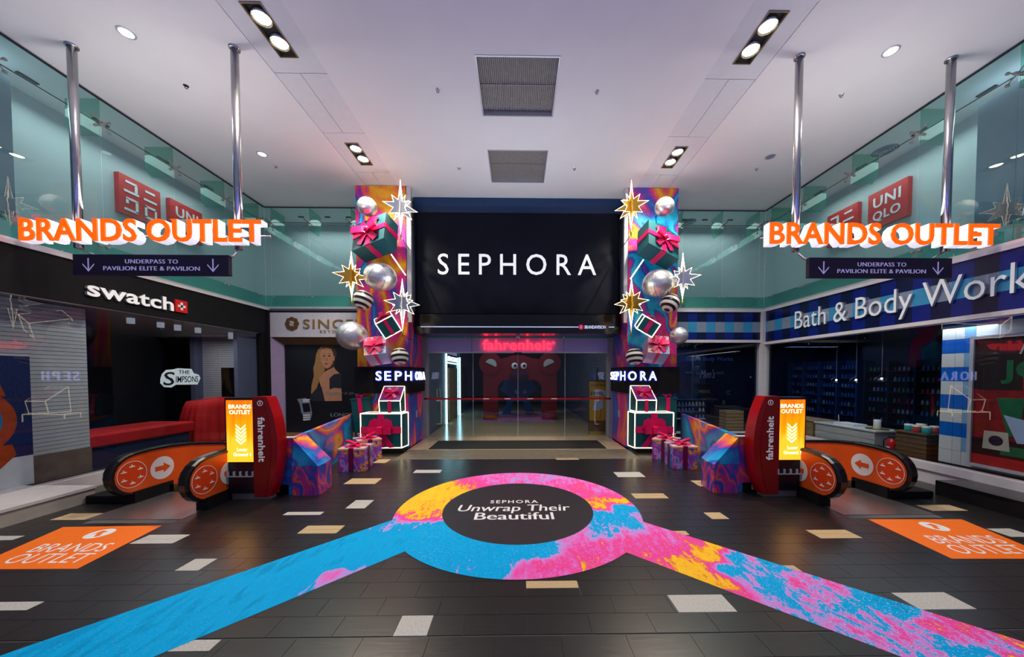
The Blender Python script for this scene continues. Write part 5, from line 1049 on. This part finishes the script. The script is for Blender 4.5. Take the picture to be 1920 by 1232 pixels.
for side, L in (('left', True), ('right', False)):
    def p(l, r): return l if L else r
    bauble('silver_bauble', 'small silver bauble near the top of the %s marbled column' % side, *p((688.8, 388), (1246, 388)), 17.5, 16, YS, GB % side)
    bauble('silver_bauble', 'large silver bauble halfway up the %s column, below the big teal gift' % side, *p((713.5, 519.5), (1234, 531.6)), 29, 25, YS, GB % side)
    bauble('silver_bauble', p('large silver bauble sticking out left of the left column in front of the white fascia', 'small silver bauble sticking out right of the right column by the gingham'), *p((660.4, 629.7), (1273, 629.7)), *p((27, 26), (16.2, 16)), YS - .1, GB % side)
    bauble('striped_ball', 'black and white striped ball on the %s column, above the tilted neon box' % side, *p((681, 562), (1256, 568)), 17.3, 17.3, YS, GZ % side, True, p(12, 28))
    bauble('striped_ball', 'black and white striped ball just above the sign band of the %s column' % side, *p((749.8, 668), (1189.7, 668.5)), 16, 16, YS, GZ % side, True, p(-8, 0))
    star('neon_star', p('silver neon-outlined star at the top of the left column', 'gold neon-outlined star at the top of the right column'), *p((751, 388), (1183.6, 386)), *p((339, 433), (339, 428)), 25, YS - .2, p('silverp', 'gold'), GS % side)
    star('neon_star', p('gold neon-outlined star hanging off the outer side of the left column', 'silver neon-outlined star hanging off the outer side of the right column'), *p((659, 517), (1280, 521)), *p((473, 559), (475, 561)), 24.5, YS - .2, p('gold', 'silverp'), GS % side)
    star('neon_star', p('silver neon-outlined star halfway up the left column beside the billboard', 'gold neon-outlined star halfway up the right column beside the billboard'), *p((754.5, 568), (1183.6, 567)), *p((524, 617), (521, 617)), 26, YS - .2, p('silverp', 'gold'), GS % side)
    gift_tilt('gift_box', 'big tilted teal gift box with a magenta bow near the top of the %s column' % side, *p(((719.5, 446), (659.5, 470.5), (723.8, 397.5), (743.6, 470.5)), ((1215.5, 455), (1278, 476), (1216.5, 410.6), (1194, 477))) if L else ((1240, 463.5), (1279, 436), (1216.5, 411), (1194.5, 476)), YS - .35, 'tealgift', None, 'ribbon', grp='gift boxes on the %s column' % side, bsz=.8) if L else None
    gift_tilt('neon_gift_box', 'small tilted dark gift box framed in neon above the sign band of the %s column' % side, *p(((704.5, 607.8), (684.3, 592.7), (732, 590.7), (716.5, 633)), ((1238, 608.8), (1210.6, 592), (1259.3, 592.7), (1225.8, 631))), YS - .3, 'tealgift', 'ribbond', 'ribbon', neon=True, grp='neon framed gift boxes', bsz=.8)
# big teal gift of the right column: its bow face looks up and right
gift_tilt('gift_box', 'big tilted teal gift box with a magenta bow near the top of the right column', (1216.3, 455.5), (1273, 486), (1216.7, 411), (1194.3, 478), YS - .35, 'tealgift', None, 'ribbon', grp='gift boxes on the right column', bsz=.7)
# pastel printed gifts above the bands
for L, px, py, tilt, lab in ((True, 709, 658, -8, 'pastel marbled gift box with a magenta bow above the sign band of the left column'), (False, 1229, 656, 6, 'pastel marbled gift box with a magenta bow above the sign band of the right column')):
    c = onY(px, py, YS); t = thing('pastel_gift_box', lab, 'gift box', c, 'pastel gift boxes on the columns', rot=(R(-38), R(tilt), R(8 if L else -8)))
    w_ = .31; MB().box(-w_, w_, -w_, w_, -w_, w_).build('box', MGT, t, local=True); 
    for bx_ in (((-.045, .045, -w_ - .01, w_ + .01, w_, w_ + .012)), ((-w_ - .01, w_ + .01, -.045, .045, w_, w_ + .012)), ((-.045, .045, -w_ - .012, -w_, -w_, w_))): MB().box(*bx_).build('ribbon_band', 'ribbon', t, local=True)
    # the lid looks at the viewer
    t.rotation_euler = (R(62), R(tilt), R(8 if L else -8))
    bow(t, (0, 0, w_ + .02), (1, 0, 0), (0, 1, 0), (0, 0, 1), .5)
    MB().tube([Vector((0, 0, 0)), Vector((0, 0, -w_ - .25))], .02, 8).build('wall_bracket', 'steel', t, local=True)
# thin white rods between the decorations
for a, b, side in (((733.5, 477), (760.5, 516), 'left'), ((1206.5, 487), (1182, 523), 'right')):
    o = MB().tube([onY(*a, 10.6), onY(*b, 10.6)], .02, 6).build('neon_rod', 'neon'); setp(o, 'single straight neon rod below the big teal gift on the %s column' % side, 'neon tube')

# ---- stacked gifts at the column feet
def big_gift(side, x0, x1, z0, z1, Y, dx):
    L = side == 'left'; t = thing('large_neon_gift_box', 'large neon-framed teal gift box with flat magenta bow, foot of the %s column' % side, 'gift box', ((x0 + x1) / 2, Y + .3, .0), 'large neon gift boxes')
    D = .42; sk = dx
    def P(x, y, z): return Vector((x + sk * (y - Y) / D, y, z))
    c8 = [P(x0, Y, z0), P(x1, Y, z0), P(x1, Y, z1), P(x0, Y, z1), P(x0, Y + D, z0), P(x1, Y + D, z0), P(x1, Y + D, z1), P(x0, Y + D, z1)]
    MB().add(c8, [(0, 1, 2, 3), (5, 4, 7, 6), (1, 5, 6, 2), (4, 0, 3, 7), (3, 2, 6, 7), (4, 5, 1, 0)]).build('box', 'tealgift', t)
    mb = MB(); neon_box_edges(mb, c8, .016); mb.build('neon_frame', 'neon', t)
    MB().box(x0 + .08, x1 - .0, Y + .08, Y + D, 0, z0 - .01).build('plinth', 'blackm', t)
    cx, cz = (x0 + x1) / 2, (z0 + z1) / 2 + .0; w_ = .20
    MB().box(cx - w_ / 2, cx + w_ / 2, Y - .012, Y, z0, z1).build('ribbon_band', 'ribbon', t); MB().box(x0, x1, Y - .014, Y, cz - w_ / 2 + .02, cz + w_ / 2 + .02).build('ribbon_band', 'ribbon', t)
    for pts in ([(-.36, .30), (.36, .30), (.30, .42), (.10, .34), (.0, .44), (-.10, .34), (-.30, .42), (-.42, .12), (.42, .12)],):
        MB().prism([(cx + q[0] * .9, Y - .02, cz + q[1]) for q in [(-.42, .06), (-.36, .30), (-.20, .38), (.0, .30), (.20, .38), (.36, .30), (.42, .06), (0, .02)]], (0, -.02, 0)).build('bow_back', 'ribbon', t)
    for s_ in (-1, 1): MB().prism([(cx + q[0] * s_, Y - .016, cz + q[1]) for q in [(.02, 0), (.40, -.50), (.26, -.52), (.18, -.46), (-.02, -.06)]], (0, -.02, 0)).build('bow_tail', 'ribbon', t)
    for s_ in (-1, 1):
        loop = [Vector((cx + s_ * .33 * (.5 - .5 * math.cos(2 * PI * i / 16)), Y - .04 - .13 * math.sin(PI * i / 16) * (1 if i <= 8 else .5), cz + .02)) for i in range(17)]
        MB().ribbon(loop, (0, 0, .22), .01).build('bow_loop', 'ribbon', t)
    o = MB().box(cx - .08, cx + .08, Y - .17, Y - .03, cz - .10, cz + .14).build('bow_knot', 'ribbon', t); bevel(o, .03, 3)
    return z1
YG = 10.15
a = onY(676.8, 840, YG); b = onY(752.3, 775.7, YG); zt = big_gift('left', a.x, b.x, a.z, b.z, YG, .07)
a = onY(1190, 840, YG); b = onY(1263, 774, YG); zt2 = big_gift('right', a.x, b.x, a.z, b.z, YG, -.07)
for side, px0, px1, ztop_, dx, rz in (('left', 710.7, 749.8, zt, 0, 3), ('right', 1196, 1231.5, zt2, -.10, -8)):
    a = onY(px0, 772, YG + .05); b = onY(px1, 772, YG + .05); w_ = (b.x - a.x)
    t = thing('small_neon_gift_box', 'small neon-framed gift box on top of the large neon box, %s column' % side, 'gift box', ((a.x + b.x) / 2, YG + .28, ztop_ + .025), 'small neon gift boxes', rot=(0, 0, R(rz)))
    h = w_ / 2; lean = .22; Hf = .36
    c8 = [Vector(q) for q in ((-h, -.20, 0), (h, -.20, 0), (h, -.26, Hf), (-h, -.26, Hf), (-h + dx, .28, 0), (h + dx, .28, 0), (h + dx, .24, Hf + .42), (-h + dx, .24, Hf + .42))]
    MB().add(c8, [(0, 1, 2, 3), (5, 4, 7, 6), (1, 5, 6, 2), (4, 0, 3, 7), (3, 2, 6, 7), (4, 5, 1, 0)]).build('box', 'tealgift', t, local=True)
    n = (c8[2] - c8[3]).cross(c8[7] - c8[3]).normalized(); lc = (c8[2] + c8[3] + c8[6] + c8[7]) / 4
    MB().obox(lc + n * .004, (c8[2] - c8[3]) * .97, (c8[7] - c8[3]) * .97, n * .008).build('lid_print', pm('plum_lid', (.22, .03, .25), .4, var=.5, vs=5), t, local=True)
    MB().box(-.05, .05, -.275, -.255, 0, Hf).build('ribbon_band', 'ribbon', t, local=True); MB().obox(lc + n * .012, (c8[2] - c8[3]) * .97, (c8[7] - c8[3]).normalized() * .09, n * .01).build('ribbon_band', 'ribbon', t, local=True); MB().obox(lc + n * .012, (c8[2] - c8[3]).normalized() * .09, (c8[7] - c8[3]) * .97, n * .01).build('ribbon_band', 'ribbon', t, local=True)
    bow(t, lc + n * .02, c8[2] - c8[3], c8[7] - c8[3], n, .42); mb = MB(); neon_box_edges(mb, c8, .013); mb.build('neon_frame', 'neon', t, local=True)
for side, px0, px1, tilt in (('left', 667, 700, 10), ('right', 1236, 1270, 0)):
    a = onY(px0, 774, 10.62); b = onY(px1, 742, 10.62); zb = 1.30
    t = thing('teal_gift_box', 'plain teal gift box tucked behind the large neon box, %s column' % side, 'gift box', ((a.x + b.x) / 2, 10.65, 0), 'teal gift boxes behind the neon boxes')
    w_ = (b.x - a.x) / 2; t.rotation_euler = (0, R(-tilt * .6), 0)
    MB().box(-w_, w_, -.0, .26, .02, 1.62).build('box', 'tealgift', t, local=True); MB().box(-w_ - .02, w_ + .02, -.02, .28, 1.62, 1.68).build('lid', 'tealgift', t, local=True); MB().box(-.06, .06, -.03, -.0, .02, 1.69).build('ribbon_band', 'ribbon', t, local=True); MB().box(-.06, .06, -.03, .285, 1.68, 1.69).build('ribbon_band', 'ribbon', t, local=True)
    bow(t, (0, .10, 1.69), (1, 0, 0), (0, 1, 0), (0, 0, 1), .26)
def upright_gift(lab, x, y, w_, h, rz, rx=0, z=0):
    t = thing('marbled_gift_box', lab, 'gift box', (x, y, z), 'marbled gift boxes on the floor', rot=(R(rx), 0, R(rz)))
    k_ = w_ / 2; MB().box(-k_, k_, -k_, k_, 0, h - .05).build('box', MG, t, local=True); bevel(MB().box(-k_ - .01, k_ + .01, -k_ - .01, k_ + .01, h - .05, h).build('lid', MGT, t, local=True), .006)
    for q in ((-.06, .06, -k_ - .014, -k_ - .01, 0, h - .0), (-.06, .06, k_ + .01, k_ + .014, 0, h), (-k_ - .014, -k_ - .01, -.06, .06, 0, h), (k_ + .01, k_ + .014, -.06, .06, 0, h)): MB().box(*q).build('ribbon_band', 'ribbond', t, local=True)
    MB().box(-.06, .06, -k_ - .014, k_ + .014, h, h + .006).build('ribbon_band', 'ribbon', t, local=True); MB().box(-k_ - .014, k_ + .014, -.06, .06, h, h + .008).build('ribbon_band', 'ribbon', t, local=True)
    bow(t, (0, 0, h + .01), (1, 0, 0), (0, 1, 0), (0, 0, 1), w_ * .75)
p = onZ(655, 886, 0); upright_gift('marbled gift box with a pale lid and magenta bow on the left floor', p.x, p.y + .36, .62, .58, 4)
p = onZ(1287, 881, 0); upright_gift('marbled gift box with a pale lid and magenta bow on the right floor', p.x + .02, p.y + .36, .60, .58, -4)
p = onZ(676, 866, 0); upright_gift('marbled gift box turned on its corner, leaning behind the front gift box, left', p.x + .0, p.y + .42, .62, .58, 38, 0)
p = onZ(1262, 866, 0); upright_gift('marbled gift box turned on its corner, leaning behind the front gift box, right', p.x - .0, p.y + .42, .62, .58, -38, 0)

# ---- marbled barriers round the escalator wells
MLB = marble('marbled_low_box_print', 1.3, (1, 1, .6), 4.0, off=(3, 2, 7), stops=[(0, BLUE), (.15, PURP), (.3, MAG), (.45, (.55, .03, .3)), (.55, ORA), (.62, MAG), (.8, BLUE), (1, BLUE)])
for s, side in ((-1, 'left'), (1, 'right')):
    t = thing('marbled_barrier', 'long marbled barrier wall running back beside the %s escalator' % side, 'barrier', (s * 4.9, 8.5, 0))
    A_ = Vector((s * 4.48, 6.72, 0)); B_ = Vector((s * 5.32, 10.85, 0)); d = (B_ - A_); nn = Vector((d.y, -d.x, 0)).normalized() * (.10 * -s) * -1
    for i in range(3):
        a, b = A_ + d * (i / 3 + .001), A_ + d * ((i + 1) / 3 - .001); MB().prism([a, b, b + Vector((0, 0, 1.13)), a + Vector((0, 0, 1.13))], nn if nn.x * s > 0 else -nn).build('wall_panel', MW, t)
    MB().box(s * 4.50, s * 5.5, 6.70, 6.80, .2, 1.13).build('end_panel', MS, t); MB().box(s * 4.50, s * 5.5, 6.72, 6.80, 0, .2).build('end_plinth', 'blackm', t); MB().box(s * 4.46, s * 5.52, 6.69, 6.82, 1.13, 1.15).build('cap_strip', 'sill', t)
    MB().box(s * 4.78, s * 4.86, 6.715, 6.72, .05, .15).build('socket_plate', 'paper', t)
    nq = d.normalized(); q = A_ + d * .11 + Vector((0, 0, .5)); off = Vector((-s * .012, 0, 0))
    MB().prism([q + off, q + d * .045 + off, q + d * .045 + Vector((0, 0, .42)) + off, q + Vector((0, 0, .42)) + off], (-s * .006, 0, 0)).build('notice', 'paper', t)
    t = thing('marbled_box', 'low marbled box with a slanted end beside the %s kiosk' % side, 'box', (s * 4.22, 6.9, 0))
    xa, xb = s * 4.48, s * 3.97
    MB().prism([(xa, 6.66, .0), (xb, 6.66, 0), (s * 3.95, 6.9, .0), (s * 4.03, 7.25, 0), (xa, 7.25, 0)], (0, 0, .58)).build('box_body', MLB, t)
    tp = [Vector((xa, 6.66, .585)), Vector((xb, 6.66, .585)), Vector((s * 3.95, 6.9, .585)), Vector((s * 4.03, 7.25, .585)), Vector((s * 4.58, 7.28, .585)), Vector((s * 4.46, 6.68, 1.12)), Vector((s * 4.57, 7.26, 1.12))]
    MB().add(tp, [(0, 1, 5), (1, 2, 5), (2, 3, 6), (2, 6, 5), (3, 4, 6), (0, 5, 6, 4), (0, 4, 3, 2, 1)]).build('sloped_panel', MW, t)

# ================================================================== ESCALATORS
for s, side in ((-1, 'left'), (1, 'right')):
    struct('floor_pit_' + side, MB().box(s * 7.15, s * 7.13, 6.9, 12.6, -3, -.2).box(s * 5.62, s * 5.6, 6.9, 12.6, -3, -.2).box(s * 7.15, s * 5.6, 12.5, 12.6, -3, 0).box(s * 7.15, s * 5.6, 6.8, 12.6, -3.1, -3), 'dark')
    t = thing('escalator', 'descending escalator with orange side panels and black handrails on the %s' % side, 'escalator', (s * 6.4, 7, 0))
    MB().box(s * 7.17, s * 5.58, 5.58, 6.9, -.006, .003).build('landing_plate', 'plate', t)
    for i in range(9): MB().box(s * 6.95, s * 5.8, 6.9 + i * .4, 7.3 + i * .4 - .01, -.25 - i * .2 if i > 1 else -.12 - i * .03, -.05 - i * .2 if i > 1 else -.01 - i * .03).build('step', 'grille', t)
    for nm, xf, flip, where in (('outer', 7.15, 1, 'far'), ('inner', 5.52, -1, 'near')):
        # outline of the balustrade in (y, z)
        top = [(6.30, .90), (6.6, .925), (6.95, .92), (7.35, .88), (7.7, .82), (8.2, .72), (9.0, .38), (10.0, -.15), (11.4, -.95)]
        nose = [(6.02 + .32 - .36 * math.sin(R(a)), .55 + .35 * math.cos(R(a))) for a in range(10, 171, 16)]
        bot = [(6.35, .20), (7.0, .13), (7.4, .05), (8.2, -.25), (9, -.6), (11.4, -1.9)]
        dy = 0 if nm == 'outer' else -.33
        full = [(y + dy, z) for y, z in top[::-1] + nose + bot]
        xa = s * xf; th_ = s * .14
        MB().prism([(xa, y, z) for y, z in full], (th_, 0, 0)).build('balustrade', 'orange_panel', t)
        rail = [(y + dy, z) for y, z in top[::-1]] + [(y + dy, z) for y, z in nose]; rl = []
        for i, (y, z) in enumerate(rail): rl.append(Vector((xa + th_ / 2, y, z)))
        cen = Vector((xa, 6.9 + dy, .5)); rl2 = []
        for i, v in enumerate(rl):
            tn = (rl[min(i + 1, len(rl) - 1)] - rl[max(i - 1, 0)]).normalized(); nr = Vector((0, -tn.z, tn.y)); 
            if nr.dot(v - cen) < 0: nr = -nr
            rl2.append(v + nr * .025)
        mb = MB(); w2 = s * .10; vs = []; k_ = len(rl2)
        for i, v in enumerate(rl2):
            tn = (rl2[min(i + 1, k_ - 1)] - rl2[max(i - 1, 0)]).normalized(); nr = Vector((0, -tn.z, tn.y)) 
            if nr.dot(v - cen) < 0: nr = -nr
            for a, b in ((-.085, -.03), (.085, -.03), (.085, .005), (.05, .028), (-.05, .028), (-.085, .005)): vs.append(v + Vector((a, 0, 0)) + nr * b)
        mb.add(vs, [(i * 6 + j, i * 6 + (j + 1) % 6, (i + 1) * 6 + (j + 1) % 6, (i + 1) * 6 + j) for i in range(k_ - 1) for j in range(6)] + [(5, 4, 3, 2, 1, 0), tuple(range((k_ - 1) * 6, k_ * 6))], 0, False); mb.build('handrail', 'rubber', t)
        MB().box(xa - s * .03, xa + th_ + s * .03, 6.28 + dy, 6.98 + dy, 0, .22).build('newel_base', 'blackm', t)
        MB().prism([(xa - s * .01, 6.9 + dy, .16), (xa - s * .01, 8.2 + dy, -.22), (xa - s * .01, 8.2 + dy, -.42), (xa - s * .01, 6.9 + dy, .0)], (-s * .02, 0, 0)).build('skirt', 'skirt', t)
        # stickers on the face towards the middle of the hall
        fx = xa - s * .002; u_ = Vector((0, 1, 0)) if s < 0 else Vector((0, -1, 0)); W_ = Vector((0, 0, 1)); nrm = Vector((-s, 0, 0))
        c1 = Vector((fx, 6.80 + dy, .53)); c2 = Vector((fx, 6.27 + dy, .55)); th2 = .002
        disc(c1, .225, u_, W_, th2, 36).build('white_disc', 'print', t)
        f_ = 1 if s < 0 else -1
        def AR(a, b): return c1 + nrm * .003 + u_ * a * f_ + W_ * b + W_ * a * .0
        MB().prism([AR(.15, 0), AR(.02, .10), AR(.02, .045), AR(-.14, .045), AR(-.14, -.045), AR(.02, -.045), AR(.02, -.10)], nrm * .002).build('arrow', 'orange_panel', t)
        disc(c2, .245, u_, W_, th2, 36).build('red_disc', 'orange_dark', t); disc(c2 + nrm * .003, .245, u_, W_, th2, 36, r0=.235).build('ring_outline', 'print', t)
        for i in range(6):
            g = c2 + nrm * .003 + (u_ * math.cos(2 * PI * (i + .5) / 6) + W_ * math.sin(2 * PI * (i + .5) / 6)) * .155
            mb = MB(); mb.prism([g + u_ * a + W_ * b for a, b in ((-.045, -.02), (.05, -.02), (.04, .0), (.01, .005), (.0, .03), (-.012, .04), (-.01, .005), (-.04, .0))], nrm * .002); mb.build('pictogram', 'print', t)
# low black box beside each newel and brown block
    o = MB().box(s * 8.06, s * 7.32, 6.3, 6.62, 0, .14).build('cover_box', 'blackm'); bevel(o, .02); setp(o, 'low flat black cover box on the floor beside the outer newel of the %s escalator' % side, 'box')

# ================================================================== KIOSKS
def kiosk(side):
    L = side == 'left'; Yk = 6.42; f = (lambda px: onY(px, 800, Yk).x)
    x0, x1, xr0, xr1 = (f(422), f(499), f(479), f(520)) if L else (f(1511), f(1446), f(1455), f(1413))
    sg = 1 if L else -1
    t = thing('information_kiosk', 'freestanding kiosk with a lit orange panel and a curved red wing, %s side' % side, 'kiosk', ((x0 + x1) / 2, Yk + .2, 0))
    za, zb = 0.13, 1.96
    MB().box(x0, x0 + sg * .62, Yk, Yk + .24, za, zb).build('cabinet', 'navy' if False else pm('kiosk_black', (.012, .013, .022), .25), t)
    MB().box(x0 + sg * .05, x0 + sg * .78, Yk + .04, Yk + .22, 0, za).build('steel_foot', pm('foot_steel', (.35, .33, .33), .4, .6), t)
    pa, pb_ = (f(425.5), f(476)) if L else (f(1508), f(1457)); z1_, z0_ = onY(450, 750.5, Yk).z, onY(450, 866, Yk).z
    # backlit panel: yellow core, orange rim
    m, n_, b_ = nt('backlit_panel_' + side); tc = n_.nodes.new('ShaderNodeTexCoord'); sp = n_.nodes.new('ShaderNodeSeparateXYZ'); n_.links.new(tc.outputs['Generated'], sp.inputs[0])
    nz = n_.nodes.new('ShaderNodeTexNoise'); nz.inputs['Scale'].default_value = 2.2; nz.inputs['Detail'].default_value = 1; mp = n_.nodes.new('ShaderNodeMapping'); mp.inputs['Scale'].default_value = (2.2, 1, .6); n_.links.new(tc.outputs['Generated'], mp.inputs[0]); n_.links.new(mp.outputs[0], nz.inputs[0])
    mul = n_.nodes.new('ShaderNodeMath'); mul.operation = 'MULTIPLY_ADD'; mul.inputs[1].default_value = -.9; mul.inputs[2].default_value = .80; n_.links.new(sp.outputs['Z'], mul.inputs[0])
    ad = n_.nodes.new('ShaderNodeMath'); ad.operation = 'ADD'; n_.links.new(mul.outputs[0], ad.inputs[0]); n_.links.new(nz.outputs[0], ad.inputs[1])
    rp = ramp_node(n_, [(0, (.9, .08, .0)), (.5, (1, .14, .0)), (.85, (1, .27, .0)), (1, (1, .42, .02))]); n_.links.new(ad.outputs[0], rp.inputs[0]); n_.links.new(rp.outputs[0], b_.inputs['Emission Color']); n_.links.new(rp.outputs[0], b_.inputs['Base Color']); b_.inputs['Emission Strength'].default_value = 1.6
    MB().box(pa, pb_, Yk - .012, Yk, z0_, z1_).build('lit_panel', m, t)
    xl = min(pa, pb_); W_ = abs(pb_ - pa); wl = pm('lit_white_text', (1, 1, .9), .5, emi=1.6, ecol=(1, .95, .75))
    for txt, zz, hh, u0, u1 in (('BRANDS', .865, .065, .10, .93), ('OUTLET', .775, .065, .12, .90), ('Lower', .175, .055, .38, .76), ('Ground 1', .095, .055, .24, .88)):
        lettering(txt, (xl + W_ * u0, Yk - .013, z0_ + (z1_ - z0_) * zz), (1, 0, 0), (0, 0, 1), W_ * (u1 - u0), (z1_ - z0_) * hh, .003, wl, t, offset=.012, name='panel_lettering')
    cx = xl + W_ * .53
    for i in range(5):
        zc = z0_ + (z1_ - z0_) * (.61 - i * .058); MB().prism([(cx - .09, Yk - .014, zc), (cx, Yk - .014, zc - .085), (cx + .09, Yk - .014, zc), (cx + .09, Yk - .014, zc - .028), (cx, Yk - .014, zc - .113), (cx - .09, Yk - .014, zc - .028)], (0, -.003, 0)).build('chevron', wl, t)
    # leaflet tray
    ta, tb = (f(427), f(474)) if L else (f(1459), f(1506)); zt_ = onY(450, 893, Yk).z; mb = MB()
    for i in range(5): x = ta + (tb - ta) * i / 4; mb.box(x - .004, x + .004, Yk - .05, Yk - .0, zt_, zt_ + .10)
    mb.box(ta, tb, Yk - .055, Yk - .05, zt_, zt_ + .02).box(ta, tb, Yk - .05, Yk, zt_ - .006, zt_); mb.build('leaflet_tray', 'acryl', t)
    # red wing with a curved outer edge
    xf = x0 + sg * .53; zz = [0.06 + (1.98 - .06) * i / 20 for i in range(21)]; bulge = abs(xr1 - xf)
    edge = [xf + sg * (bulge - (bulge * .42) * abs((z - 1.02) / .96) ** 2.2) for z in zz]
    MB().prism([(xf, Yk - .012, .06)] + [(x, Yk - .012, z) for x, z in zip(edge, zz)] + [(xf, Yk - .012, 1.98)], (0, .262, 0)).build('red_wing', 'red', t)
    MB().prism([(xf + sg * .005, Yk - .013, .08)] + [(xf + (x - xf) * .72, Yk - .013, z) for x, z in zip(edge, zz)] + [(xf + sg * .005, Yk - .013, 1.96)], (0, -.008, 0)).build('wing_face', pm('red_face', (.34, .004, .006), .35), t)
    wm = pm('wing_print', (.85, .85, .86), .5, emi=.15, ecol=(1, 1, 1)); Lz = (onY(495, 782, Yk).z, onY(495, 866, Yk).z)
    ys = Yk - .022
    xa = f(485) if L else f(1436); xb = f(498) if L else f(1449)
    if L: lettering('fahrenheit', (min(xa, xb), ys, Lz[0]), (0, 0, -1), (1, 0, 0), Lz[0] - Lz[1], abs(xb - xa), .003, wm, t, offset=.02, name='wing_lettering')
    else: lettering('fahrenheit', (max(xa, xb), ys, Lz[1]), (0, 0, 1), (-1, 0, 0), Lz[0] - Lz[1], abs(xb - xa), .003, wm, t, offset=.02, name='wing_lettering')
    xb2 = f(490) if L else f(1442.5); zi_ = onY(490, 756, Yk).z
    disc((xb2, ys + .002, zi_), .052, (1, 0, 0), (0, 0, 1), .004, 24, r0=.042).build('info_ring', wm, t); MB().box(xb2 - .008, xb2 + .008, ys - .002, ys + .002, zi_ - .025, zi_ + .012).box(xb2 - .009, xb2 + .009, ys - .002, ys + .002, zi_ + .018, zi_ + .032).build('info_mark', wm, t)
kiosk('left'); kiosk('right')

# ================================================================== HANGING SIGNS
YH = 6.22
for side, l0, l1, zb_, zt_, poles, pan in (('left', 37, 490, onY(200, 453, YH).z, onY(200, 410, YH).z, ((127, 80), (438, 88)), (137, 428, 478, 515)), ('right', 1443, 1873, onY(1600, 459, YH).z, onY(1600, 418, YH).z, ((1506, 98), (1798, 100)), (1517, 1786, 484, 520))):
    t = thing('hanging_letter_sign', 'hanging glowing orange capital letters with white edges on the %s' % side, 'sign', ((onY(l0, 430, YH).x + onY(l1, 430, YH).x) / 2, YH, 4.9))
    xa, xb = onY(l0, 430, YH).x, onY(l1, 430, YH).x
    lettering('BRANDS OUTLET', (xa, YH + .0, zb_), (1, 0, 0), (0, 0, 1), xb - xa, zt_ - zb_, .02, 'orange_face', t, split=True, sp=1.02, offset=.022, pname='letter')
    lettering('BRANDS OUTLET', (xa - .006, YH + .145, zb_ - .006), (1, 0, 0), (0, 0, 1), xb - xa + .012, zt_ - zb_ + .012, .14, 'white_side', t, split=True, sp=1.02, offset=.026, pname='letter_return')
    MB().tube([(xa - .02, YH + .2, (zb_ + zt_) / 2 - .02), (xb + .02, YH + .2, (zb_ + zt_) / 2 - .02)], .022, 8).build('support_bar', 'steel', t)
    for q in poles:
        p = onZ(*q, CEIL); MB().tube([(p.x, YH + .24, CEIL), (p.x, YH + .24, zb_ - .04)], .065, 16).build('pole', 'steel', t); MB().lathe((p.x, YH + .24, CEIL), [(.065, -.03), (.09, -.028), (.095, 0)], 20).build('ceiling_flange', 'steel', t)
    x0, x1, y0, y1 = pan; a = onY(x0, y1, YH); b = onY(x1, y0, YH)
    t = thing('direction_board', 'narrow dark purple hanging board with two down arrows on the %s' % side, 'sign', ((a.x + b.x) / 2, YH, a.z))
    bevel(MB().box(a.x, b.x, YH, YH + .08, a.z, b.z).build('board', 'purple', t), .006)
    W_ = b.x - a.x; hh = b.z - a.z; lv = pm('lavender_lit', (.52, .50, .78), .5, emi=.25, ecol=(.6, .55, 1))
    lettering('UNDERPASS TO', (a.x + W_ * .335, YH - .001, a.z + hh * .56), (1, 0, 0), (0, 0, 1), W_ * .34, hh * .20, .003, lv, t, contrast=.06, offset=-.01, name='board_lettering', sp=1.1); lettering('PAVILION ELITE & PAVILION', (a.x + W_ * .195, YH - .001, a.z + hh * .22), (1, 0, 0), (0, 0, 1), W_ * .62, hh * .20, .003, lv, t, contrast=.06, offset=-.01, name='board_lettering', sp=1.05)
    for u_ in (.10, .90):
        x = a.x + W_ * u_; zc = a.z + hh * .48; r = .10
        MB().box(x - .010, x + .010, YH - .004, YH, zc - .10, zc + .12).prism([(x - r, YH, zc), (x, YH, zc - .12), (x + r, YH, zc), (x + r, YH, zc + .022), (x, YH, zc - .09), (x - r, YH, zc + .022)], (0, -.004, 0)).build('down_arrow', lv, t)
    for q in poles:
        p = onZ(*q, CEIL); MB().tube([(max(a.x + .1, min(b.x - .1, p.x)), YH + .09, b.z - .05), (max(a.x + .1, min(b.x - .1, p.x)), YH + .24, b.z + .06), (p.x, YH + .24, zb_ - .03)], .02, 8).build('fixing', 'steel', t)

# ensure unique data for the check: nothing hidden, nothing instanced
bpy.context.view_layer.update()

# pieces that sit on a part become its sub-parts (all share their thing's origin, so nothing moves)
SUB = {'halo': 'lit_letter', 'arrow': 'white_disc', 'ring_outline': 'red_disc', 'pictogram': 'red_disc', 'pupil': 'eyeball', 'ear_lining': 'ear', 'white_cross': 'red_square', 'badge_stroke': 'badge',
       'panel_lettering': 'lit_panel', 'chevron': 'lit_panel', 'wing_lettering': 'wing_face', 'info_ring': 'wing_face', 'info_mark': 'wing_face', 'badge_letter': 'round_badge', 'badge_arrow': 'badge_disc',
       'watch_hand': 'watch_dial', 'character_stroke': 'sign_panel', 'board_lettering': 'board', 'down_arrow': 'board', 'ink': 'pale_backing', 'printed_dash': 'tape_band', 'bracelet_link': 'watch_body', 'label_sticker': 'cylinder', 'candle_label': 'candle_print', 'bow_knot': 'ribbon_band'}
SUB.pop('bow_knot')
last = {}
for o in list(C.objects):
    if o.parent is None or o.type != 'MESH': continue
    nm = o.name.split('.')[0]
    last[(o.parent, nm)] = o
order = {}
for o in list(C.objects):
    if o.parent is None or o.type != 'MESH' or o.parent.parent is not None: continue
    nm = o.name.split('.')[0]; root = o.parent
    if nm in SUB:
        p = order.get((root, SUB[nm]))
        if p is not None: o.parent = p
    else: order[(root, nm)] = o
bpy.context.view_layer.update()
